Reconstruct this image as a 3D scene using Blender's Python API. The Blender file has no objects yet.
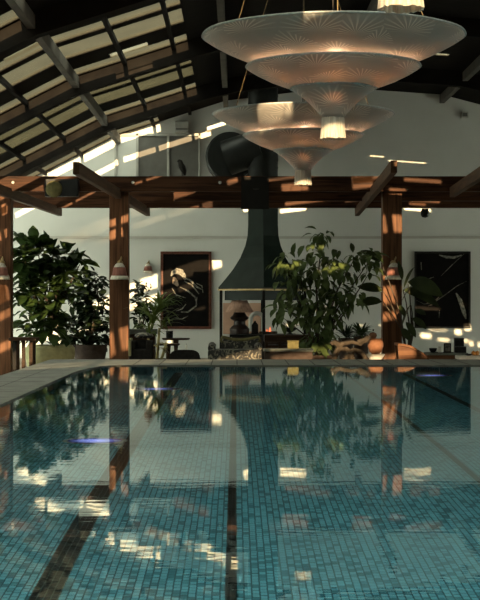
import bpy, bmesh, math, random
from mathutils import Vector, Matrix

R = random.Random(7)
SC = bpy.context.scene
COL = SC.collection
F, H, CX, CY = 1600.0, 0.87, 236.0, 300.0
FLOOR = -0.35
RIM = 0.014
Y_END, Y_POST, Y_WALL = 21.1, 26.0, 33.5
AX, AZ, AR = 2.38, 5.30, 11.7           # roof arch: axis X, crown height, radius


def P(px, py, Y):
    """a point at distance Y that stands at a given place of the photograph"""
    return Vector(((px - CX) * Y / F, Y, H + (CY - py) * Y / F))


def PX(px, Y):
    return (px - CX) * Y / F


def PZ(py, Y):
    return H + (CY - py) * Y / F


# ----------------------------------------------------------------- materials
def new_mat(name):
    m = bpy.data.materials.new(name)
    m.use_nodes = True
    nt = m.node_tree
    for n in list(nt.nodes):
        nt.nodes.remove(n)
    out = nt.nodes.new('ShaderNodeOutputMaterial')
    return m, nt, out


def lin(c):
    return tuple((x / 255 / 12.92) if x / 255 <= 0.04045 else ((x / 255 + 0.055) / 1.055) ** 2.4 for x in c) + (1.0,)


def mat(name, c1, c2=None, scale=6.0, rough=0.6, metal=0.0, bump=0.0, stretch=(1, 1, 1), detail=4.0,
        translucent=0.0, coat=0.0, spec=0.15):
    """two-tone noise material; c1, c2 linear rgb"""
    m, nt, out = new_mat(name)
    N, L = nt.nodes.new, nt.links.new
    b = N('ShaderNodeBsdfPrincipled')
    b.inputs['Roughness'].default_value = rough
    b.inputs['Metallic'].default_value = metal
    b.inputs['Coat Weight'].default_value = coat
    b.inputs['Specular IOR Level'].default_value = spec
    c2 = c2 or tuple(x * 0.75 for x in c1)
    tc = N('ShaderNodeTexCoord')
    mp = N('ShaderNodeMapping')
    mp.inputs['Scale'].default_value = stretch
    L(tc.outputs['Object'], mp.inputs['Vector'])
    nz = N('ShaderNodeTexNoise')
    nz.inputs['Scale'].default_value = scale
    nz.inputs['Detail'].default_value = detail
    L(mp.outputs['Vector'], nz.inputs['Vector'])
    cr = N('ShaderNodeValToRGB')
    cr.color_ramp.elements[0].position = 0.35
    cr.color_ramp.elements[1].position = 0.65
    cr.color_ramp.elements[0].color = tuple(c2) + (1,)
    cr.color_ramp.elements[1].color = tuple(c1) + (1,)
    L(nz.outputs['Fac'], cr.inputs['Fac'])
    L(cr.outputs['Color'], b.inputs['Base Color'])
    if bump:
        bp = N('ShaderNodeBump')
        bp.inputs['Strength'].default_value = bump
        bp.inputs['Distance'].default_value = 0.01
        L(nz.outputs['Fac'], bp.inputs['Height'])
        L(bp.outputs['Normal'], b.inputs['Normal'])
    if translucent:
        t = N('ShaderNodeBsdfTranslucent')
        L(cr.outputs['Color'], t.inputs['Color'])
        mx = N('ShaderNodeMixShader')
        mx.inputs[0].default_value = translucent
        L(b.outputs[0], mx.inputs[1])
        L(t.outputs[0], mx.inputs[2])
        L(mx.outputs[0], out.inputs['Surface'])
    else:
        L(b.outputs[0], out.inputs['Surface'])
    return m


def emit_mat(name, col, strength, cover=None):
    m, nt, out = new_mat(name)
    e = nt.nodes.new('ShaderNodeEmission')
    e.inputs['Color'].default_value = tuple(col) + (1,)
    e.inputs['Strength'].default_value = strength
    nt.links.new(e.outputs[0], out.inputs['Surface'])
    return m


def tile_mat(name, base, dark, grout, sx, sy, rough=0.35, var=0.5):
    """small mosaic laid in running bond along Y"""
    m, nt, out = new_mat(name)
    N, L = nt.nodes.new, nt.links.new
    b = N('ShaderNodeBsdfPrincipled')
    b.inputs['Roughness'].default_value = rough
    tc = N('ShaderNodeTexCoord')
    sep = N('ShaderNodeSeparateXYZ')
    L(tc.outputs['Object'], sep.inputs[0])
    cmb = N('ShaderNodeCombineXYZ')
    add = N('ShaderNodeMath'); add.operation = 'ADD'
    L(sep.outputs['Y'], add.inputs[0]); L(sep.outputs['Z'], add.inputs[1])
    L(add.outputs[0], cmb.inputs['X']); L(sep.outputs['X'], cmb.inputs['Y'])
    br = N('ShaderNodeTexBrick')
    br.offset = 0.5
    br.inputs['Scale'].default_value = 1.0
    br.inputs['Brick Width'].default_value = sy
    br.inputs['Row Height'].default_value = sx
    br.inputs['Mortar Size'].default_value = sx * 0.11
    br.inputs['Mortar Smooth'].default_value = 0.2
    br.inputs['Bias'].default_value = 0.0
    br.inputs['Color1'].default_value = (0, 0, 0, 1)
    br.inputs['Color2'].default_value = (1, 1, 1, 1)
    br.inputs['Mortar'].default_value = (0, 0, 0, 1)
    pal = N('ShaderNodeValToRGB')                       # a few dark tiles among many lighter ones
    e = pal.color_ramp.elements
    mid = tuple(.75 * a + .25 * b for a, b in zip(base, dark))
    e[0].position, e[0].color = .0, tuple(dark) + (1,)
    e[1].position, e[1].color = 1.0, tuple(base) + (1,)
    for p_, c_ in ((.16, dark), (.30, mid), (.6, tuple(.55 * a + .45 * b for a, b in zip(base, mid)))):
        q_ = e.new(p_); q_.color = tuple(c_) + (1,)
    L(br.outputs['Color'], pal.inputs['Fac'])
    mm_ = N('ShaderNodeMixRGB'); mm_.inputs['Color2'].default_value = tuple(grout) + (1,)
    L(br.outputs['Fac'], mm_.inputs['Fac']); L(pal.outputs['Color'], mm_.inputs['Color1'])
    L(cmb.outputs[0], br.inputs['Vector'])
    nz = N('ShaderNodeTexNoise'); nz.inputs['Scale'].default_value = 0.9; nz.inputs['Detail'].default_value = 3
    L(tc.outputs['Object'], nz.inputs['Vector'])
    mx = N('ShaderNodeMixRGB'); mx.blend_type = 'MULTIPLY'; mx.inputs['Fac'].default_value = var
    L(mm_.outputs['Color'], mx.inputs['Color1'])
    cr = N('ShaderNodeValToRGB')
    cr.color_ramp.elements[0].position = .35; cr.color_ramp.elements[1].position = .6
    cr.color_ramp.elements[0].color = (.75, .78, .8, 1); cr.color_ramp.elements[1].color = (1, 1, 1, 1)
    L(nz.outputs['Fac'], cr.inputs['Fac']); L(cr.outputs['Color'], mx.inputs['Color2'])
    L(mx.outputs['Color'], b.inputs['Base Color'])
    L(b.outputs[0], out.inputs['Surface'])
    return m


def wood_mat(name, c1, c2, axis='Z', rough=0.55):
    m, nt, out = new_mat(name)
    N, L = nt.nodes.new, nt.links.new
    b = N('ShaderNodeBsdfPrincipled'); b.inputs['Roughness'].default_value = rough; b.inputs['Specular IOR Level'].default_value = .06
    tc = N('ShaderNodeTexCoord'); mp = N('ShaderNodeMapping')
    st = {'X': (0.9, 16, 16), 'Y': (16, 0.9, 16), 'Z': (16, 16, 0.9)}[axis]
    mp.inputs['Scale'].default_value = st
    L(tc.outputs['Object'], mp.inputs['Vector'])
    nz = N('ShaderNodeTexNoise'); nz.inputs['Scale'].default_value = 1.4; nz.inputs['Detail'].default_value = 7
    nz.inputs['Distortion'].default_value = .6
    L(mp.outputs['Vector'], nz.inputs['Vector'])
    cr = N('ShaderNodeValToRGB')
    cr.color_ramp.elements[0].position = .36; cr.color_ramp.elements[1].position = .62
    cr.color_ramp.elements[0].color = tuple(c2) + (1,); cr.color_ramp.elements[1].color = tuple(c1) + (1,)
    L(nz.outputs['Fac'], cr.inputs['Fac']); L(cr.outputs['Color'], b.inputs['Base Color'])
    bp = N('ShaderNodeBump'); bp.inputs['Strength'].default_value = .25; bp.inputs['Distance'].default_value = .01
    L(nz.outputs['Fac'], bp.inputs['Height']); L(bp.outputs['Normal'], b.inputs['Normal'])
    L(b.outputs[0], out.inputs['Surface'])
    return m


def fan_fabric(name, base, line, translucent=0.4):
    """printed silk: pale fans of fine rays, one fan to each cell (uses the UV map in metres)"""
    m, nt, out = new_mat(name)
    N, L = nt.nodes.new, nt.links.new
    uv = N('ShaderNodeTexCoord')
    vo = N('ShaderNodeTexVoronoi'); vo.voronoi_dimensions = '2D'; vo.inputs['Scale'].default_value = 3.4
    vo.inputs['Randomness'].default_value = .85
    L(uv.outputs['UV'], vo.inputs['Vector'])
    sub = N('ShaderNodeVectorMath'); sub.operation = 'SUBTRACT'
    L(uv.outputs['UV'], sub.inputs[0]); L(vo.outputs['Position'], sub.inputs[1])
    sp = N('ShaderNodeSeparateXYZ'); L(sub.outputs[0], sp.inputs[0])
    at = N('ShaderNodeMath'); at.operation = 'ARCTAN2'; L(sp.outputs['Y'], at.inputs[0]); L(sp.outputs['X'], at.inputs[1])
    mu = N('ShaderNodeMath'); mu.operation = 'MULTIPLY'; mu.inputs[1].default_value = 26; L(at.outputs[0], mu.inputs[0])
    sn = N('ShaderNodeMath'); sn.operation = 'SINE'; L(mu.outputs[0], sn.inputs[0])
    m1 = N('ShaderNodeMapRange'); m1.inputs['From Min'].default_value = .25; m1.inputs['From Max'].default_value = .85
    L(sn.outputs[0], m1.inputs['Value'])
    m2 = N('ShaderNodeMapRange'); m2.inputs['From Min'].default_value = .85; m2.inputs['From Max'].default_value = .3
    L(vo.outputs['Distance'], m2.inputs['Value'])
    pr = N('ShaderNodeMath'); pr.operation = 'MULTIPLY'; L(m1.outputs[0], pr.inputs[0]); L(m2.outputs[0], pr.inputs[1])
    nz = N('ShaderNodeTexNoise'); nz.inputs['Scale'].default_value = 5; nz.inputs['Detail'].default_value = 5
    L(uv.outputs['UV'], nz.inputs['Vector'])
    hf = N('ShaderNodeMapRange'); hf.inputs['From Min'].default_value = .03; hf.inputs['From Max'].default_value = -.03
    L(sp.outputs['Y'], hf.inputs['Value'])
    prh = N('ShaderNodeMath'); prh.operation = 'MULTIPLY'; L(pr.outputs[0], prh.inputs[0]); L(hf.outputs[0], prh.inputs[1])
    pr2 = N('ShaderNodeMath'); pr2.operation = 'MULTIPLY_ADD'; pr2.inputs[1].default_value = .58
    L(prh.outputs[0], pr2.inputs[0])
    nm = N('ShaderNodeMath'); nm.operation = 'MULTIPLY'; nm.inputs[1].default_value = .22; L(nz.outputs['Fac'], nm.inputs[0])
    L(nm.outputs[0], pr2.inputs[2])
    mx = N('ShaderNodeMixRGB'); mx.inputs['Color1'].default_value = tuple(base) + (1,); mx.inputs['Color2'].default_value = tuple(line) + (1,)
    L(pr2.outputs[0], mx.inputs['Fac'])
    b = N('ShaderNodeBsdfPrincipled'); b.inputs['Roughness'].default_value = .55; b.inputs['Sheen Weight'].default_value = .3
    L(mx.outputs[0], b.inputs['Base Color'])
    t = N('ShaderNodeBsdfTranslucent')
    tm = N('ShaderNodeMixRGB'); tm.blend_type = 'MULTIPLY'; tm.inputs['Fac'].default_value = 1; tm.inputs['Color2'].default_value = (1, .8, .62, 1)
    L(mx.outputs[0], tm.inputs['Color1']); L(tm.outputs[0], t.inputs['Color'])
    ms = N('ShaderNodeMixShader'); ms.inputs[0].default_value = translucent
    L(b.outputs[0], ms.inputs[1]); L(t.outputs[0], ms.inputs[2]); L(ms.outputs[0], out.inputs['Surface'])
    return m


def blind_mat(name, col, clear):
    """woven roof blind under glass: part of the light passes straight through, the rest is scattered"""
    m, nt, out = new_mat(name)
    N, L = nt.nodes.new, nt.links.new
    tr = N('ShaderNodeBsdfTransparent'); tr.inputs['Color'].default_value = (1, .90, .72, 1)
    tl = N('ShaderNodeBsdfTranslucent')
    df = N('ShaderNodeBsdfDiffuse'); df.inputs['Color'].default_value = tuple(col) + (1,)
    tc = N('ShaderNodeTexCoord')
    nz = N('ShaderNodeTexNoise'); nz.inputs['Scale'].default_value = 2.0; nz.inputs['Detail'].default_value = 4
    L(tc.outputs['Object'], nz.inputs['Vector'])
    cr = N('ShaderNodeValToRGB')
    cr.color_ramp.elements[0].color = tuple(x * .6 for x in col) + (1,); cr.color_ramp.elements[1].color = tuple(min(1, x * 1.25) for x in col) + (1,)
    L(nz.outputs['Fac'], cr.inputs['Fac']); L(cr.outputs['Color'], tl.inputs['Color'])
    m1 = N('ShaderNodeMixShader'); m1.inputs[0].default_value = .35
    L(tl.outputs[0], m1.inputs[1]); L(df.outputs[0], m1.inputs[2])
    m2 = N('ShaderNodeMixShader'); m2.inputs[0].default_value = clear
    L(m1.outputs[0], m2.inputs[1]); L(tr.outputs[0], m2.inputs[2]); L(m2.outputs[0], out.inputs['Surface'])
    return m


def water_mat():
    m, nt, out = new_mat('pool water')
    N, L = nt.nodes.new, nt.links.new
    tc = N('ShaderNodeTexCoord')
    def noise(scale, st, det):
        mp = N('ShaderNodeMapping'); mp.inputs['Scale'].default_value = st
        L(tc.outputs['Object'], mp.inputs['Vector'])
        n = N('ShaderNodeTexNoise'); n.inputs['Scale'].default_value = scale; n.inputs['Detail'].default_value = det
        L(mp.outputs[0], n.inputs['Vector'])
        return n
    a, b = noise(1.3, (.9, 1, 1), 2), noise(9, (.3, 1, 1), 3)
    ad = N('ShaderNodeMath'); ad.operation = 'MULTIPLY_ADD'; ad.inputs[1].default_value = .42
    hf = N('ShaderNodeMath'); hf.operation = 'MULTIPLY'; hf.inputs[1].default_value = .5
    L(a.outputs['Fac'], hf.inputs[0])
    L(b.outputs['Fac'], ad.inputs[0]); L(hf.outputs[0], ad.inputs[2])
    bp = N('ShaderNodeBump'); bp.inputs['Strength'].default_value = 1.0; bp.inputs['Distance'].default_value = WAVE
    L(ad.outputs[0], bp.inputs['Height'])
    g = N('ShaderNodeBsdfGlass'); g.inputs['IOR'].default_value = 1.333; g.inputs['Roughness'].default_value = 0.0
    g.inputs['Color'].default_value = (.93, 1, 1, 1)
    L(bp.outputs[0], g.inputs['Normal']); L(g.outputs[0], out.inputs['Surface'])
    return m


WAVE = 0.0008
SKY_LOW, SKY_HIGH = 9.0, 26.0
M = {}
M['wall'] = mat('pale plaster wall', (.56, .555, .52), (.52, .515, .48), 1.2, .9, bump=.05)
M['trimwall'] = mat('plaster ledge', (.42, .40, .36), (.38, .36, .32), 3, .8)
M['floor'] = mat('brown floor tile', (.13, .10, .075), (.09, .07, .05), 2, .6)
M['roof'] = mat('dark roof boards', (.010, .0085, .007), (.006, .005, .0045), 2.5, .8, stretch=(1, 8, 1), spec=.03)
M['rib'] = mat('black painted roof rib', (.010, .0085, .007), (.006, .005, .0045), 4, .8, spec=.03)
M['purlin'] = mat('grey painted purlin', (.07, .062, .05), (.04, .036, .03), 4, .6)
M['blind'] = blind_mat('tan roof blind', (.024, .0185, .0095), .42)
M['dense'] = blind_mat('dense tan roof blind', (.044, .035, .018), .10)  # lets less sun through, to keep stripes off the end wall
M['glass'] = blind_mat('added tinted pane', (.10, .10, .09), .42)
M['pane'] = blind_mat('clear window pane', (.3, .3, .28), .88)
M['sidewall'] = mat('brown plaster side wall', (.10, .085, .065), (.08, .068, .05), 1.5, .9)
M['wood'] = wood_mat('red brown timber post', (.095, .044, .023), (.044, .020, .0105), 'Z')
M['woodx'] = wood_mat('red brown timber beam', (.052, .0225, .0115), (.016, .007, .004), 'X')
M['woody'] = wood_mat('brown timber rafter', (.065, .034, .019), (.03, .015, .009), 'Y')
M['darkwood'] = wood_mat('dark stained wood', (.04, .022, .014), (.02, .012, .008), 'X', .4)
M['chairwood'] = wood_mat('varnished bent wood', (.13, .06, .03), (.07, .03, .016), 'X', .35)
M['stone'] = mat('grey stone coping', (.15, .15, .134), (.10, .10, .09), 5, .55, bump=.15)
M['joint'] = mat('dark coping joint', (.05, .045, .04), None, 5, .8)
M['tile'] = tile_mat('teal pool mosaic', (.14, .375, .475), (.05, .175, .23), (.025, .095, .125), .031, .052)
M['line'] = tile_mat('black lane mosaic', (.008, .009, .009), (.013, .013, .013), (.05, .06, .06), .027, .056, var=.2)
M['line2'] = tile_mat('charcoal lane mosaic', (.010, .011, .011), (.016, .016, .016), (.035, .04, .04), .020, .056, var=.2)
M['water'] = water_mat()
M['black'] = mat('black enamel metal', (.010, .010, .010), (.007, .007, .007), 8, .45)
M['hood'] = mat('black green hood metal', (.011, .017, .014), (.007, .011, .009), 3, .4, spec=.06)
M['duct'] = mat('dark flue metal', (.018, .020, .019), (.012, .013, .012), 5, .4, spec=.2)
M['matte'] = mat('matt black paint', (.010, .009, .008), None, 8, .9, spec=.1)
M['slit'] = blind_mat('added slit pane', (.06, .05, .03), .5)
M['brass'] = mat('aged brass', (.30, .22, .11), (.20, .14, .065), 9, .5, metal=.6)
M['iron'] = mat('dark iron', (.03, .027, .024), None, 9, .5, metal=.6)
M['cream'] = mat('cream cotton fringe', (.62, .58, .50), (.42, .38, .32), 60, .85, stretch=(1, 1, .05), translucent=.3)
M['pink'] = mat('dusty pink shade fabric', (.30, .13, .10), (.18, .075, .058), 24, .8, stretch=(1, 1, .1), translucent=.25)
M['shade'] = mat('pleated peach shade fabric', (.50, .31, .23), (.36, .22, .16), 30, .8, stretch=(1, 1, .08), translucent=.4)
M['silk'] = fan_fabric('printed grey silk', (.36, .33, .295), (1.0, .94, .85), .30)
M['silkedge'] = mat('pale silk piping', (.50, .49, .46), (.36, .35, .33), 40, .8)
M['tassel'] = mat('ivory tassel fringe', (.74, .69, .60), (.50, .45, .38), 90, .85, stretch=(1, 1, .03), translucent=.35)
M['leaf'] = mat('glossy green leaf', (.042, .070, .018), (.013, .026, .007), 3.5, .38, translucent=.3)
M['leafm'] = mat('mid green leaf', (.078, .105, .034), (.030, .044, .014), 3.5, .40, translucent=.3)
M['leafd'] = mat('dark green leaf', (.015, .026, .010), (.006, .011, .005), 4, .42, translucent=.2)
M['leafy'] = mat('yellow green leaf', (.13, .17, .045), (.06, .09, .02), 4, .42, translucent=.3)
M['leafbig'] = mat('broad olive leaf', (.035, .045, .016), (.018, .024, .010), 4, .42, translucent=.15)
M['bark'] = mat('grey brown bark', (.055, .042, .03), (.028, .021, .015), 14, .85, stretch=(1, 1, .3), bump=.4)
M['cane'] = mat('pale yellow cane', (.36, .30, .13), (.22, .18, .08), 14, .7)
M['soil'] = mat('dark potting soil', (.03, .022, .015), None, 30, .95)
M['potstone'] = mat('mossy stone pot', (.30, .28, .15), (.20, .185, .095), 7, .85, bump=.3)
M['terracotta'] = mat('terracotta', (.19, .085, .045), (.13, .055, .028), 7, .75)
M['whiteglaze'] = mat('white glazed clay', (.62, .59, .53), (.52, .49, .44), 6, .4)
M['blackfab'] = mat('charcoal upholstery', (.022, .020, .019), (.014, .013, .012), 20, .9, spec=.03)
M['greyfab'] = mat('grey green upholstery', (.12, .125, .11), (.09, .095, .08), 20, .9)
M['canvas'] = mat('near black canvas', (.007, .006, .0055), (.005, .0045, .004), 5, .75, spec=.03)
M['frame'] = mat('red brown picture frame', (.10, .038, .024), (.06, .022, .014), 12, .45)
M['blackframe'] = mat('black picture frame', (.02, .018, .016), None, 12, .45)
M['paint'] = mat('pale grey paint', (.22, .205, .175), (.04, .037, .032), 14, .7)
M['paintw'] = mat('white paint', (.24, .225, .19), (.07, .065, .055), 22, .7)
M['paintp'] = mat('flesh paint', (.30, .22, .16), (.12, .08, .055), 18, .7)
M['panel'] = mat('grey vent panel', (.13, .125, .115), (.11, .105, .095), 5, .7)
M['panelframe'] = mat('grey white frame', (.42, .41, .37), None, 5, .6)
M['hearth'] = mat('dark hearth brick', (.05, .035, .028), (.03, .02, .016), 9, .85)
M['suntint'] = mat('pink lit plaster', (.48, .30, .21), (.40, .24, .17), 3, .85)
M['candle'] = mat('white wax', (.75, .72, .64), None, 5, .5, translucent=.2)
M['olive'] = mat('olive cloth', (.10, .085, .035), (.07, .06, .025), 20, .9)
M['orange'] = mat('orange rind', (.55, .22, .05), (.45, .16, .03), 12, .5)
M['bulb'] = emit_mat('warm bulb', (1, .66, .40), 150)
M['bulb_hot'] = emit_mat('bright warm bulb', (1, .62, .40), 260)
M['lampbase'] = mat('black brown lacquer', (.022, .012, .009), (.012, .007, .006), 9, .4, spec=.2)
M['bulb_dim'] = emit_mat('dim warm bulb', (1, .60, .34), 12)
M['flame'] = emit_mat('fire flame', (1, .22, .08), 1.2)
M['pooled'] = emit_mat('violet blue pool light', (.30, .36, 1.0), 1.0)
_nt = M['pooled'].node_tree                     # frosted lens: bright core, dim edge
_tc = _nt.nodes.new('ShaderNodeTexCoord'); _ln = _nt.nodes.new('ShaderNodeVectorMath'); _ln.operation = 'LENGTH'
_mr = _nt.nodes.new('ShaderNodeMapRange'); _mr.interpolation_type = 'SMOOTHSTEP'
_mr.inputs['From Max'].default_value = .22; _mr.inputs['To Min'].default_value = 1.5; _mr.inputs['To Max'].default_value = .03
_nt.links.new(_tc.outputs['Object'], _ln.inputs[0]); _nt.links.new(_ln.outputs['Value'], _mr.inputs['Value'])
_nt.links.new(_mr.outputs[0], [n for n in _nt.nodes if n.type == 'EMISSION'][0].inputs['Strength'])


def floral_mat():
    m, nt, out = new_mat('black and cream floral fabric')
    N, L = nt.nodes.new, nt.links.new
    tc = N('ShaderNodeTexCoord')
    nz = N('ShaderNodeTexNoise'); nz.inputs['Scale'].default_value = 13; nz.inputs['Detail'].default_value = 3; nz.inputs['Distortion'].default_value = 1.5
    L(tc.outputs['Object'], nz.inputs['Vector'])
    cr = N('ShaderNodeValToRGB')
    cr.color_ramp.elements[0].position = .50; cr.color_ramp.elements[1].position = .60
    cr.color_ramp.elements[0].color = (.012, .011, .010, 1); cr.color_ramp.elements[1].color = (.15, .135, .105, 1)
    L(nz.outputs['Fac'], cr.inputs['Fac'])
    b = N('ShaderNodeBsdfPrincipled'); b.inputs['Roughness'].default_value = .85
    L(cr.outputs[0], b.inputs['Base Color']); L(b.outputs[0], out.inputs['Surface'])
    return m


M['floral'] = floral_mat()


# ------------------------------------------------------------------ geometry
class G:
    """collects shapes, then links them as one mesh object"""

    def __init__(self):
        self.bm = bmesh.new()
        self.uv = None

    def box(self, c, s, bev=0.0, rot=None):
        r = bmesh.ops.create_cube(self.bm, size=1.0)
        vs = r['verts']
        for v in vs:
            v.co = Vector((v.co.x * s[0], v.co.y * s[1], v.co.z * s[2]))
        if bev:
            es = list({e for v in vs for e in v.link_edges})
            rr = bmesh.ops.bevel(self.bm, geom=es, offset=bev, segments=2, affect='EDGES', profile=.7)
            vs = list({v for f in rr['faces'] for v in f.verts} | {v for v in vs if v.is_valid})
        mt = Matrix.Translation(Vector(c))
        if rot is not None:
            mt = mt @ rot.to_4x4()
        bmesh.ops.transform(self.bm, matrix=mt, verts=vs)
        return self

    def lathe(self, prof, c=(0, 0, 0), n=24, rot=None, wob=0.0, close=True, phase=0.0, sq=1.0, uvs=False):
        """prof: list of (r, z)"""
        c = Vector(c)
        rings = []
        for (r, z) in prof:
            ring = []
            for k in range(n):
                a = 2 * math.pi * k / n + phase
                rr = r * (1 + wob * math.sin(5 * a + 1) + wob * .7 * math.sin(9 * a))
                p = Vector((rr * math.cos(a), rr * math.sin(a) * sq, z + wob * r * .5 * math.sin(3 * a)))
                if rot is not None:
                    p = rot @ p
                ring.append(self.bm.verts.new(c + p))
            rings.append(ring)
        lay = self.bm.loops.layers.uv.verify() if uvs else None
        arc = 0.0
        for i in range(len(rings) - 1):
            a, b = rings[i], rings[i + 1]
            seg = math.hypot(prof[i + 1][0] - prof[i][0], prof[i + 1][1] - prof[i][1])
            for k in range(n):
                k2 = (k + 1) % n
                f = self.bm.faces.new((a[k], a[k2], b[k2], b[k]))
                if uvs:
                    # unrolled: u runs round the bowl, v down its slope (metres)
                    rm = prof[0][0] * .7
                    for lp, (kk_, vv) in zip(f.loops, ((k, arc), (k + 1, arc), (k + 1, arc + seg), (k, arc + seg))):
                        lp[lay].uv = (kk_ * 2 * math.pi / n * rm, vv)
            arc += seg
        if close:
            for ring in (rings[0], rings[-1]):
                if prof[rings.index(ring)][0] > 1e-4:
                    try:
                        self.bm.faces.new(ring)
                    except ValueError:
                        pass
        return self

    def tube(self, pts, r, n=8, caps=True):
        pts = [Vector(p) for p in pts]
        rs = r if isinstance(r, (list, tuple)) else [r] * len(pts)
        rings = []
        prev = None
        for i, p in enumerate(pts):
            d = (pts[min(i + 1, len(pts) - 1)] - pts[max(i - 1, 0)]).normalized()
            if prev is None:
                u = d.orthogonal().normalized()
            else:
                u = (prev - d * prev.dot(d))
                u = u.normalized() if u.length > 1e-6 else d.orthogonal().normalized()
            prev = u
            w = d.cross(u)
            rings.append([self.bm.verts.new(p + (u * math.cos(2 * math.pi * k / n) + w * math.sin(2 * math.pi * k / n)) * rs[i]) for k in range(n)])
        for a, b in zip(rings, rings[1:]):
            for k in range(n):
                self.bm.faces.new((a[k], a[(k + 1) % n], b[(k + 1) % n], b[k]))
        if caps:
            self.bm.faces.new(rings[0]); self.bm.faces.new(rings[-1])
        return self

    def quad(self, a, b, c, d):
        self.bm.faces.new([self.bm.verts.new(Vector(p)) for p in (a, b, c, d)])
        return self

    def prism(self, poly, y0, y1):
        """outline in (x, z), extruded along y"""
        a = [self.bm.verts.new((x, y0, z)) for x, z in poly]
        b = [self.bm.verts.new((x, y1, z)) for x, z in poly]
        n = len(poly)
        self.bm.faces.new(a); self.bm.faces.new(b[::-1])
        for k in range(n):
            self.bm.faces.new((a[k], b[k], b[(k + 1) % n], a[(k + 1) % n]))
        return self

    def beam(self, p0, p1, w, h, bev=0.0):
        p0, p1 = Vector(p0), Vector(p1)
        d = p1 - p0
        y = d.normalized()
        x = y.cross(Vector((0, 0, 1))).normalized()
        z = x.cross(y)
        rot = Matrix((x, y, z)).transposed()
        return self.box((p0 + p1) / 2, (w, d.length, h), bev, rot)

    def leaf(self, base, d, L, W, droop=.3, fold=.25, n=4, roll=0.0):
        d = Vector(d).normalized()
        side = d.cross(Vector((0, 0, 1)))
        side = side.normalized() if side.length > 1e-3 else Vector((1, 0, 0))
        if roll:
            side = Matrix.Rotation(roll, 3, d) @ side
        up = side.cross(d).normalized()
        p = Vector(base)
        rows = []
        dd = d.copy()
        for i in range(n + 1):
            t = i / n
            w = W * .5 * (math.sin(math.pi * min(1, t * .93 + .05)) ** .8) if 0 < i < n else W * .03
            rows.append((self.bm.verts.new(p - side * w + up * w * fold), self.bm.verts.new(p), self.bm.verts.new(p + side * w + up * w * fold)))
            dd = (dd + Vector((0, 0, -droop / n * (1 + t)))).normalized()
            p = p + dd * (L / n)
        for a, b in zip(rows, rows[1:]):
            self.bm.faces.new((a[0], a[1], b[1], b[0]))
            self.bm.faces.new((a[1], a[2], b[2], b[1]))
        return self

    def build(self, name, material, parent=None, smooth=False, origin=None, solid=0.0):
        me = bpy.data.meshes.new(name)
        bmesh.ops.recalc_face_normals(self.bm, faces=self.bm.faces[:])
        if smooth:
            for f in self.bm.faces:
                f.smooth = True
        o = bpy.data.objects.new(name, me)
        COL.objects.link(o)
        base = Vector(origin) if origin is not None else Vector((0, 0, 0))
        if parent is not None:
            o.parent = parent
            wl = Vector(parent['_w']) if '_w' in parent else Vector((0, 0, 0))
            o.location = base - wl
            o['_w'] = tuple(base)
        else:
            o.location = base
            o['_w'] = tuple(base)
        bmesh.ops.translate(self.bm, verts=self.bm.verts[:], vec=-base)
        self.bm.to_mesh(me)
        self.bm.free()
        me.materials.append(material)
        if smooth:
            try:
                me.set_sharp_from_angle(angle=math.radians(40))
            except Exception:
                pass
        if solid:
            md = o.modifiers.new('thickness', 'SOLIDIFY'); md.thickness = solid; md.offset = 0
        return o


def tag(o, label, cat, group=None, kind=None):
    o['label'] = label
    o['category'] = cat
    if group:
        o['group'] = group
    if kind:
        o['kind'] = kind
    return o


def thing(name, loc, label, cat, group=None, kind=None):
    o = bpy.data.objects.new(name, None)
    COL.objects.link(o)
    o.location = loc
    o['_w'] = tuple(loc)
    o.empty_display_size = .1
    return tag(o, label, cat, group, kind)


def copy_thing(o, loc, label, scale=None, parent=None):
    c = o.copy()
    COL.objects.link(c)
    if parent is None:
        c.location = loc
        c['label'] = label
        if scale:
            c.scale = (scale,) * 3
    else:
        c.parent = parent
    for ch in o.children:
        copy_thing(ch, None, None, None, c)
    return c


def box(name, c, s, m, parent=None, bev=0.0, rot=None):
    return G().box(c, s, bev, rot).build(name, m, parent, origin=c)


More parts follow.
